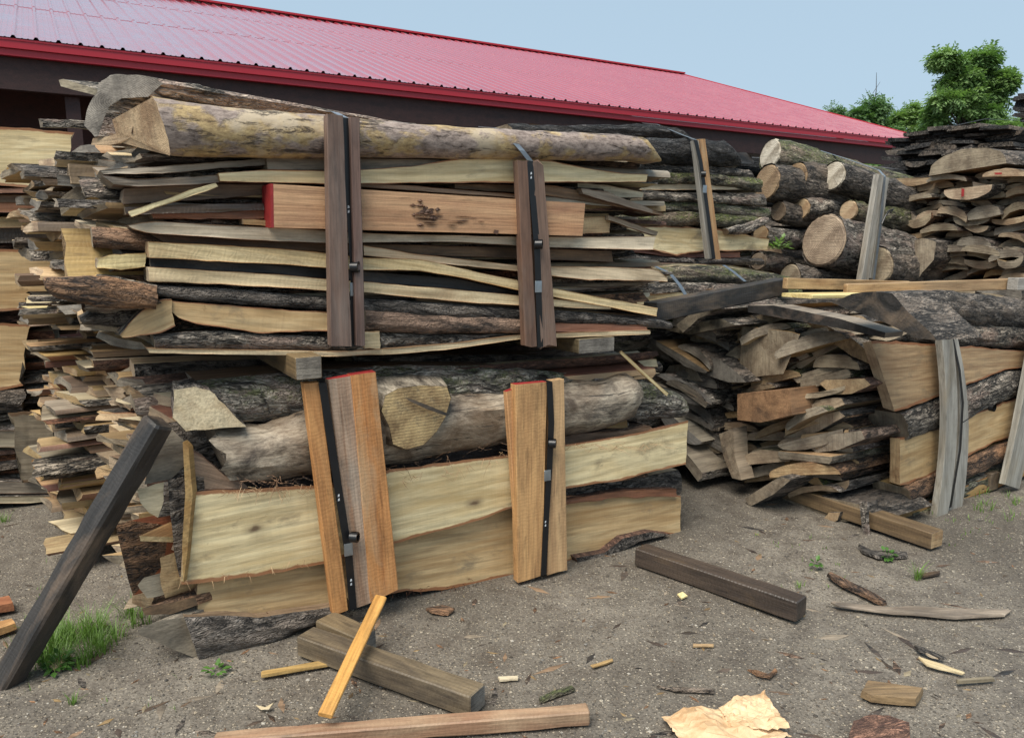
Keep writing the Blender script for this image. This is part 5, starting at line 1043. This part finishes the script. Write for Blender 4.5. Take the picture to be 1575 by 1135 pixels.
# long beams lying across the top of the right bundles
def ybar(name, label, a, b, w_, h, mat, cat='beam', capm=None, group=None):
    A, Bq = aty(*a), aty(*b); d = (Bq - A).normalized(); sd_ = d.cross(Z).normalized()
    o = bevbar(name, A, Bq, sd_ * w_, sd_.cross(d) * h, W[mat], n=14, capm=W[capm] if capm else None); return tag(o, label, cat, group)
ybar('beam', 'charred black beam lying across the stacks, its cut end pointing right', (1000, 480, 4.35), (1203, 440, 5.2), .05, .055, 'black', capm='endg')
ybar('beam', 'long tan board on edge running right from the black beam, left one', (1207, 436, 5.0), (1395, 440, 5.6), .02, .036, 'tan')
ybar('beam', 'longest tan board on edge lying across the top of the right bundles', (1300, 446, 5.15), (1556, 437, 5.7), .02, .04, 'tan')
ybar('beam', 'grey beam end at the right edge beyond the tan boards', (1557, 437, 5.6), (1680, 436, 6.0), .04, .045, 'silver')
ybar('board', 'cream board under the tan boards on top of the near right bundle', (1225, 455, 4.8), (1410, 452, 5.4), .12, .012, 'cream', cat='board')
# ================================================================ FOREGROUND
A, Bq = onz(18, 1035, .02), onv(245, 648, 3.0)
dd = (Bq - A).normalized(); s1 = dd.cross(Vector((0, 1, 0))).normalized(); s2 = s1.cross(dd)
s1r, s2r = s1 * cos(.5) + s2 * sin(.5), s2 * cos(.5) - s1 * sin(.5)
o = bevbar('leaning_timber', A - dd * .06, Bq, s1r * .046, s2r * .042, W['black'], n=24, fuzz=.006, bev=.01); tag(o, 'thick black timber leaning from the ground against the left stack', 'timber')
GT = 'squared timbers on the ground'
def gbar(label, a, b, w_, h, mat, name='timber', capm=None, lift=0, group=GT, cat='timber', a_z=0, b_z=0, roll=0, fz=.003):
    P, Q = onz(*a, h + lift + a_z), onz(*b, h + lift + b_z); d = (Q - P).normalized(); sd_ = d.cross(Z).normalized(); up = sd_.cross(d)
    if roll: sd_, up = sd_ * cos(roll) + up * sin(roll), up * cos(roll) - sd_ * sin(roll)
    o = bevbar(name, P, Q, sd_ * w_, up * h, W[mat], n=14, fuzz=fz, bev=.005, capm=W[capm] if capm else None); return tag(o, label, cat, group)
gbar('dark squared timber lying on the gravel right of the lower bundle', (985, 852), (1233, 936), .05, .046, 'wet', capm='wet')
gbar('grey-brown squared timber on the gravel below the left battens', (470, 985), (735, 1078), .048, .042, 'beam', capm='endg')
gbar('shorter bearer just behind the grey-brown timber under the bundle', (500, 962), (565, 990), .05, .045, 'beam', capm='endg')
gbar('long split red-brown timber along the bottom of the picture', (330, 1143), (905, 1098), .027, .026, 'redb', capm='endt', fz=.004)
A, Bq = onz(500, 1100, .10), onv(586, 918, 2.78)
dd = (Bq - A).normalized(); s1 = dd.cross(Vector((0, -1, .4))).normalized(); s2 = s1.cross(dd)
o = bevbar('lath', A, Bq, s1 * .024, s2 * .008, W['orange'], bev=.003, n=10); tag(o, 'bright orange lath propped between batten foot and long timber', 'lath')
GP = 'wood scraps on the gravel'
def scrap(label, pts, th, mat, name='wood_scrap', edge=None, lift=.0, n=3, group=GP, cat='scrap'):
    P = []
    for a, b in zip(pts, pts[1:] + pts[:1]):
        for k in range(3): P.append((lerp(a[0], b[0], k / 3), lerp(a[1], b[1], k / 3)))
    base = [onz(x, y, .0) for x, y in P]; c = sum(base, Vector()) / len(base); SEED[0] += 1
    base = [p + (p - c).normalized() * .004 * nz(p.x * 60, p.y * 60, SEED[0]) for p in base]
    secs = [[p + Z * (th * i / (n - 1) + lift + .004 * nz(p.x * 20, p.y * 20, i)) + (c - p) * .04 * (i == n - 1) for p in base] for i in range(n)]
    M_ = len(base); vs = [p for s_ in secs for p in s_]; fs = [(i * M_ + j, i * M_ + (j + 1) % M_, (i + 1) * M_ + (j + 1) % M_, (i + 1) * M_ + j) for i in range(n - 1) for j in range(M_)]
    fs += [tuple(range(M_))[::-1], tuple((n - 1) * M_ + j for j in range(M_))]
    dl = max(((a - b) for a in base for b in base), key=lambda q: q.length)
    o = mesh_obj(name, vs, fs, [W[mat]], M=frame(c, dl, Z.cross(dl)), smooth=30); return tag(o, label, cat, group)
outline('bark_strip', 'thin dark bark strip drooping to the ground from the right end of the tan plank', [(885, 858), (930, 850), (958, 828), (1000, 818), (1030, 822), (985, 832), (950, 850), (915, 878), (898, 880)], 'v', 3.02, V * .12, ('bdark', 'bred'), group=GL)
scrap('chunky brown fibrous block lying alone at the lower right', [(1323, 1072), (1333, 1056), (1420, 1068), (1408, 1086), (1340, 1080)], .028, 'brown')
scrap('red-brown lump of bark at the bottom edge on the right', [(1310, 1130), (1335, 1118), (1365, 1120), (1398, 1132), (1400, 1160), (1300, 1160)], .05, 'bred')
scrap('long thin grey bark strip on the gravel at right', [(1277, 927), (1300, 930), (1370, 938), (1400, 934), (1470, 940), (1556, 940), (1545, 948), (1470, 952), (1400, 946), (1360, 944), (1290, 934)], .012, 'grey')
scrap('red-brown rotten stick above the grey bark strip', [(1271, 886), (1276, 883), (1310, 900), (1340, 914), (1364, 930), (1356, 932), (1320, 914), (1290, 900)], .018, 'bbrown')
scrap('short tan lath with ribbed top left of the grey-brown timber', [(401, 1036), (402, 1042), (511, 1024), (508, 1017)], .012, 'tan')
scrap('curved dark bark piece beside the weeds near the right bearer', [(1320, 840), (1340, 850), (1395, 852), (1396, 858), (1350, 860), (1325, 850)], .015, 'bdark')
scrap('dark stick behind the weed tuft on the right', [(1415, 884), (1446, 880), (1446, 884), (1420, 889)], .01, 'wet')
scrap('pale peeled stick with dark ends at the lower right', [(1470, 1048), (1525, 1044), (1530, 1048), (1474, 1052)], .012, 'grey')
scrap('forked pale twig at the right', [(1412, 1012), (1430, 1018), (1484, 1036), (1480, 1038), (1425, 1024)], .008, 'pale')
scrap('dark twig above the forked pale twig', [(1406, 994), (1420, 998), (1456, 1014), (1450, 1015), (1415, 1003)], .008, 'bdark')
scrap('white sliver between the dark and the forked twig', [(1420, 1003), (1434, 1010), (1444, 1014), (1428, 1009)], .006, 'pale')
scrap('brown curled bark bit in the middle foreground', [(1150, 1032), (1170, 1036), (1182, 1040), (1192, 1030), (1196, 1034), (1184, 1044), (1165, 1040)], .01, 'bbrown')
scrap('long dark twig left of centre foreground', [(1010, 1057), (1060, 1060), (1100, 1062), (1098, 1066), (1040, 1064)], .008, 'bdark')
scrap('small tan sliver in the middle of the gravel', [(1066, 991), (1098, 992), (1098, 995), (1066, 995)], .006, 'tan')
scrap('tan sliver just above the long timber', [(766, 1043), (796, 1041), (797, 1046), (768, 1048)], .008, 'pale')
scrap('thin pale sliver right of the tan sliver', [(908, 1024), (942, 1014), (944, 1017), (912, 1028)], .006, 'tan')
scrap('brown bark flake under the lower bundle', [(655, 938), (680, 932), (700, 938), (690, 946), (665, 944)], .01, 'bbrown')
scrap('dark mossy stick behind the end of the long timber', [(828, 1076), (850, 1066), (880, 1058), (884, 1062), (856, 1072), (832, 1080)], .012, 'bmoss')
scrap('orange wood chip on the gravel left of the dark timber', [(1042, 915), (1050, 912), (1057, 918), (1048, 923)], .008, 'cream')
scrap('orange board end at the left edge of the picture', [(-40, 976), (20, 960), (26, 968), (-40, 990)], .03, 'orange')
scrap('brown board end above the orange one at the left edge', [(-40, 938), (16, 926), (22, 938), (-40, 952)], .035, 'red')
scrap('brown bark chip among the weeds at the left', [(70, 1022), (108, 1006), (112, 1012), (84, 1032)], .01, 'tan')
scrap('white paper shred on the gravel at the left', [(394, 1085), (408, 1088), (421, 1082), (414, 1091), (402, 1092)], .004, 'pale')
# kraft paper bag, crumpled
def paper():
    m, t, p = new_mat('kraft_paper'); g = G(t); v = g.obj(False)
    g.put(p.inputs['Base Color'], g.mix(g.ramp(g.noise(v, 9, 6, .6), [(.4, 0.), (.6, 1.)]), (.46, .29, .15), (.66, .48, .29))); p.inputs['Roughness'].default_value = .6
    g.put(p.inputs['Normal'], g.bump(g.voro(v, 32, 'DISTANCE_TO_EDGE'), .006, .7))
    root = empty('paper_bag', onz(1120, 1120, 0), 'crumpled brown paper bag lying at the bottom edge', 'paper bag')
    for nm, pts, base, sd_ in (('lower_sheet', [(1016, 1108), (1070, 1100), (1150, 1096), (1218, 1140), (1180, 1175), (1060, 1170)], .006, 1), ('upper_sheet', [(1104, 1100), (1142, 1086), (1176, 1075), (1214, 1134), (1160, 1138), (1122, 1128)], .022, 7)):
        q = [onz(x, y, 0) for x, y in pts]; n = 17; vs = []; rn = random.Random(sd_)
        for j in range(n):
            for i in range(n):
                s, tt = min(1, max(0, (i + rn.uniform(-.35, .35)) / (n - 1))), min(1, max(0, (j + rn.uniform(-.35, .35)) / (n - 1)))
                top_ = lerp(q[0], q[1], s * 2) if s < .5 else lerp(q[1], q[2], s * 2 - 1); bot_ = lerp(q[5], q[4], s * 2) if s < .5 else lerp(q[4], q[3], s * 2 - 1)
                pnt = lerp(top_, bot_, tt)
                r = abs(nz(pnt.x * 7, pnt.y * 7, sd_)) * .035 + rn.uniform(0, .010)
                vs.append(pnt + Z * (base + .015 * sin(s * pi) * (1 if sd_ == 1 else .4) + r))
        fs = []
        for j in range(n - 1):
            for i in range(n - 1):
                k = j * n + i
                fs += [(k, k + 1, k + n + 1), (k, k + n + 1, k + n)] if rn.random() < .5 else [(k, k + 1, k + n), (k + 1, k + n + 1, k + n)]
        mesh_obj(nm, vs, fs, [m], parent=root, smooth=14)
paper()
# gravel stones, chips and grass: uncountable
def scatter(name, n, seed, sizes, mats, box, flat=.55, long=1.):
    rnd = random.Random(seed); vs, fs, fm = [], [], []
    O = [Vector(q) for q in ((1, 0, 0), (0, 1, 0), (-1, 0, 0), (0, -1, 0), (0, 0, 1), (.0, 0, -1))]
    FT = ((0, 1, 4), (1, 2, 4), (2, 3, 4), (3, 0, 4), (1, 0, 5), (2, 1, 5), (3, 2, 5), (0, 3, 5))
    for _ in range(n):
        y = lerp(box[2], box[3], rnd.random() ** 1.6); x = rnd.uniform(box[0], box[1]) * (.5 + y / 5)
        if (Vector((x, y, 0)).dot(V) > 3.02 and Vector((x, y, 0)).dot(U) > .3): 
            if rnd.random() < .8: continue
        s = rnd.uniform(*sizes) * (1 if rnd.random() < .9 else 1.7); a = rnd.uniform(0, 6.28); k = len(vs); cx, sx = cos(a), sin(a)
        for q in O:
            q2 = Vector((q.x * long * rnd.uniform(.7, 1.2), q.y * rnd.uniform(.6, 1.2), q.z * flat * rnd.uniform(.7, 1.2))) * s
            vs.append(Vector((x + q2.x * cx - q2.y * sx, y + q2.x * sx + q2.y * cx, gz(x, y) + q2.z + s * flat * .3)))
        for f in FT: fs.append(tuple(k + i for i in f))
        fm += [rnd.randrange(len(mats))] * 8
    o = mesh_obj(name, vs, fs, mats, fm, smooth=0); o['kind'] = 'stuff'; return o
st = [plain('stone_' + n_, c, .7) for n_, c in (('brown', (.12, .095, .07)), ('grey', (.16, .15, .135)), ('buff', (.30, .25, .18)), ('dark', (.05, .045, .04)), ('white', (.36, .33, .28)))]
o = scatter('gravel_stones', 22000, 3, (.002, .006), [st[0], st[1], st[0], st[2], st[3], st[3], st[1], st[4]], (-3.2, 4.2, 2.0, 7.5)); o['label'] = 'fine brown and buff gravel stones scattered over the yard'
o = scatter('wood_chips', 1300, 5, (.003, .009), [W['brown'], W['bbrown'], W['bdark'], W['grey'], W['wet'], W['bbrown']], (-3.2, 4.2, 2.1, 7), .25, 3.2); o['label'] = 'small wood chips and bark bits scattered on the gravel'
o = scatter('wood_splinters', 420, 9, (.007, .018), [W['brown'], W['wet'], W['bdark'], W['grey'], W['wet'], W['bbrown'], W['black']], (-3.2, 4.2, 2.1, 6), .12, 4.5); o['label'] = 'thin splinters and twigs scattered on the gravel'
GRM = leaf_mat('grass_blades', (.10, .19, .035), (.19, .30, .075))
def blades(items, name, label=None, cat=None, kind=None, group=None, seed=1):
    rnd = random.Random(seed); vs, fs = [], []
    for (c, n, r, h) in items:
        for _ in range(n):
            a = rnd.uniform(0, 6.28); d = Vector((cos(a), sin(a), 0)); p = c + d * r * rnd.random(); H = h * rnd.uniform(.45, 1.1); ln = rnd.uniform(.15, .9) * H; wv = d.cross(Z) * rnd.uniform(.0015, .0032); k = len(vs)
            for i in range(5):
                t = i / 4; q = p + Z * H * (t - .25 * t * t * (ln / H)) + d * ln * t * t; vs += [q - wv * (1 - t * .9), q + wv * (1 - t * .9)]
            for i in range(4): fs.append((k + 2 * i, k + 2 * i + 1, k + 2 * i + 3, k + 2 * i + 2))
    c = items[0][0]; o = mesh_obj(name, vs, fs, [GRM], smooth=0, M=Matrix.Translation(c))
    return tag(o, label, cat, group, kind)
g0 = lambda x, y: onz(x, y, 0) - Z * .01
rnd = random.Random(2)
its = [(g0(115 + rnd.gauss(0, 26), 985 + rnd.gauss(0, 17)), 26, .045, rnd.uniform(.07, .15)) for _ in range(34)]
its += [(g0(195 + rnd.gauss(0, 14), 945 + rnd.gauss(0, 10)), 10, .03, .10) for _ in range(8)] + [(g0(60 + rnd.gauss(0, 30), 1015 + rnd.gauss(0, 10)), 6, .03, .08) for _ in range(8)]
blades(its, 'grass', 'bright green grass growing at the foot of the leaning black timber', kind='stuff')
for i, (x, y, r, n, lb) in enumerate([(45, 1015, .06, 70, 'leafy weed at the foot of the leaning timber'), (88, 1025, .05, 50, 'low weed in front of the grass clump'), (1365, 857, .035, 30, 'small weed by the curved dark bark piece'), (1254, 868, .02, 12, 'tiny weed seedling left of the dark bark piece'), (332, 1034, .03, 14, 'tiny weed below the foot of the left stack')]):
    leafy('weed', lb, g0(x, y) + Z * .015, r, n, .035, GREENS, 20 + i)
blades([(g0(1411, 888), 46, .02, .10)], 'grass_tuft', 'bright grass tuft standing alone on the gravel at right', 'grass tuft', group='grass tufts on the gravel', seed=6)
blades([(g0(112, 1080), 18, .02, .05)], 'grass_tuft', 'small grass tuft near the bottom left corner', 'grass tuft', group='grass tufts on the gravel', seed=7)
blades([(g0(1230, 900), 14, .03, .04)], 'grass_tuft', 'short pale grass tuft left of the rotten stick', 'grass tuft', group='grass tufts on the gravel', seed=8)
blades([(g0(5, 800), 30, .04, .07)], 'grass_tuft', 'grass tuft at the left edge below the far left stack', 'grass tuft', group='grass tufts on the gravel', seed=9)
its = [(g0(rnd.uniform(1500, 1600), rnd.uniform(755, 800)), 8, .04, .07) for _ in range(16)] + [(g0(rnd.uniform(1440, 1560), rnd.uniform(790, 840)), 3, .05, .03) for _ in range(14)] + [(g0(rnd.uniform(20, 420), rnd.uniform(830, 1100)), 2, .04, .03) for _ in range(24)] + [(g0(rnd.uniform(1150, 1300), rnd.uniform(815, 905)), 3, .04, .025) for _ in range(16)]
o = blades(its, 'grass', 'sparse green sprouts scattered at the edges of the yard', kind='stuff', seed=12)

def shreds(parent, name, items, mat, seed=1):
    rnd = random.Random(seed); lst = []
    for (x, y, v, n, L, dwn) in items:
        for _ in range(n):
            p = onv(x + rnd.gauss(0, 10), y + rnd.gauss(0, 3), v); d = (U * rnd.uniform(-1, 1) - Z * rnd.uniform(0, 1) * dwn - V * rnd.uniform(0, .5)).normalized(); l = L * rnd.uniform(.4, 1.2)
            q = p + d * l * .5 + Z * rnd.uniform(-.01, .01); e_ = p + d * l - Z * l * .5 * dwn * rnd.random(); lst.append(([p, q, e_], [.0016, .0011, .0005]))
    o = tubes_mesh(name, lst, W[mat], parent, 3); o['kind'] = 'stuff'; return o
by = {o.get('label'): o for o in C.objects if o.get('label')}
cp = [o for l, o in by.items() if l.startswith('widest cream plank')][0]
shreds(cp, 'torn_fibres', [(x, 752 + (x - 390) * -.03, 3.0, 2, .05, 1.) for x in range(340, 500, 8)] + [(x, 745 - (x - 600) * .26, 3.0, 2, .05, .8) for x in range(600, 790, 14)] + [(x, 686, 3.0, 3, .08, .1) for x in range(880, 1010, 14)] + [(x, 895 - (x - 290) * .16, 3.0, 1, .03, 1.) for x in range(290, 500, 14)], 'tan', 1)
tp_ = [o for l, o in by.items() if l.startswith('lowest broad tan plank')][0]
shreds(tp_, 'torn_fibres', [(x, 912 - (x - 610) * .12, 3.05, 2, .03, 1.) for x in range(610, 790, 9)] + [(x, 946, 3.05, 2, .03, 1.) for x in range(310, 500, 12)], 'bred', 2)
lg = [o for l, o in by.items() if l.startswith('bare crooked grey log')][0]
shreds(lg, 'hanging_bark_shreds', [(x, 738, 3.0, 2, .07, .3) for x in range(370, 470, 8)] + [(x, 718 - (x - 600) * .2, 3.02, 1, .08, .2) for x in range(600, 790, 12)], 'bbrown', 3)
# ================================================================ which of the many stacked pieces show: label those, gather the buried ones
def finish_stacks():
    from mathutils.bvhtree import BVHTree
    vs, fs, own = [], [], []
    for o in list(bpy.data.objects):
        if o.type != 'MESH' or o.name.split('.')[0] in ('crown', 'trunk', 'roof', 'roof_screws', 'ground', 'gravel_stones', 'wood_chips', 'wood_splinters', 'grass'): continue
        M = o.matrix_basis if o.parent is None else o.parent.matrix_basis @ o.matrix_parent_inverse @ o.matrix_basis
        b0 = len(vs); vs += [M @ q.co for q in o.data.vertices]
        for p in o.data.polygons: fs.append([b0 + i for i in p.vertices]); own.append(o.name)
    T = BVHTree.FromPolygons(vs, fs); hits = {}
    NX, NY = 560, 403
    for j in range(NY):
        py = (j + .5) / NY * 1135
        if py < 110: continue
        for i in range(NX):
            px = (i + .5) / NX * 1575
            loc, nrm, idx, d = T.ray_cast(CAM, ray(px, py))
            if idx is not None:
                h = hits.setdefault(own[idx], [0, 0., 0.]); h[0] += 1; h[1] += px; h[2] += py
    vis, hid = {'slab': [], 'board': []}, {}
    for f in FILL:
        h = hits.get(f[0].name)
        if h and h[0] >= 2: vis['slab' if f[1] == 'D' else 'board'].append((h, f))
        else: hid.setdefault(f[4], []).append(f[0])
    for k in vis:
        named = sum(1 for o in C.objects if o.name.split('.')[0] == k and hits.get(o.name)) - len(vis[k])
        vis[k].sort(key=lambda q: -q[0][0]); lim = 292 - named
        for h, f in vis[k][lim:]: hid.setdefault(f[4], []).append(f[0])
        vis[k] = vis[k][:lim]
    print('visible slabs/boards', len(vis['slab']), len(vis['board']))
    fam = {}
    for k in vis:
        for h, f in vis[k]:
            bk = BRK.get(f[3], 'bare edges')
            fam.setdefault((k, HUE[f[2]], bk, f[4]), []).append((h[2] / h[0], f[0]))
    for (k, hue, bk, place), L in fam.items():
        L.sort(key=lambda q: q[0]); w_ = {'slab': 'rounded slab', 'board': 'flat board'}[k]
        for i, (y, o) in enumerate(L):
            if len(L) == 1: lb = f'the one {hue} {w_} with {bk} in {place}'
            elif i == 0: lb = f'topmost {hue} {w_} with {bk} in {place}'
            elif i == len(L) - 1: lb = f'lowest {hue} {w_} with {bk} in {place}'
            else: lb = f'{ORD[i]} {hue} {w_} with {bk} in {place}, from top'
            o['label'] = lb
    for place, obs in hid.items():
        vs, fs, fm, ml = [], [], [], []
        for o in obs:
            b0 = len(vs); M = o.matrix_basis
            for m in o.data.materials:
                if m not in ml: ml.append(m)
            vs += [M @ q.co for q in o.data.vertices]
            for p in o.data.polygons: fs.append([b0 + i for i in p.vertices]); fm.append(ml.index(o.data.materials[p.material_index]))
        for o in obs: bpy.data.objects.remove(o, do_unlink=True)
        q = mesh_obj('buried_slabs', vs, fs, ml, fm, smooth=40); q['kind'] = 'stuff'; q['label'] = 'slabs buried inside ' + place
finish_stacks()
for o in C.objects:
    if o.get('category') and not o.get('kind'): o['kind'] = 'thing'
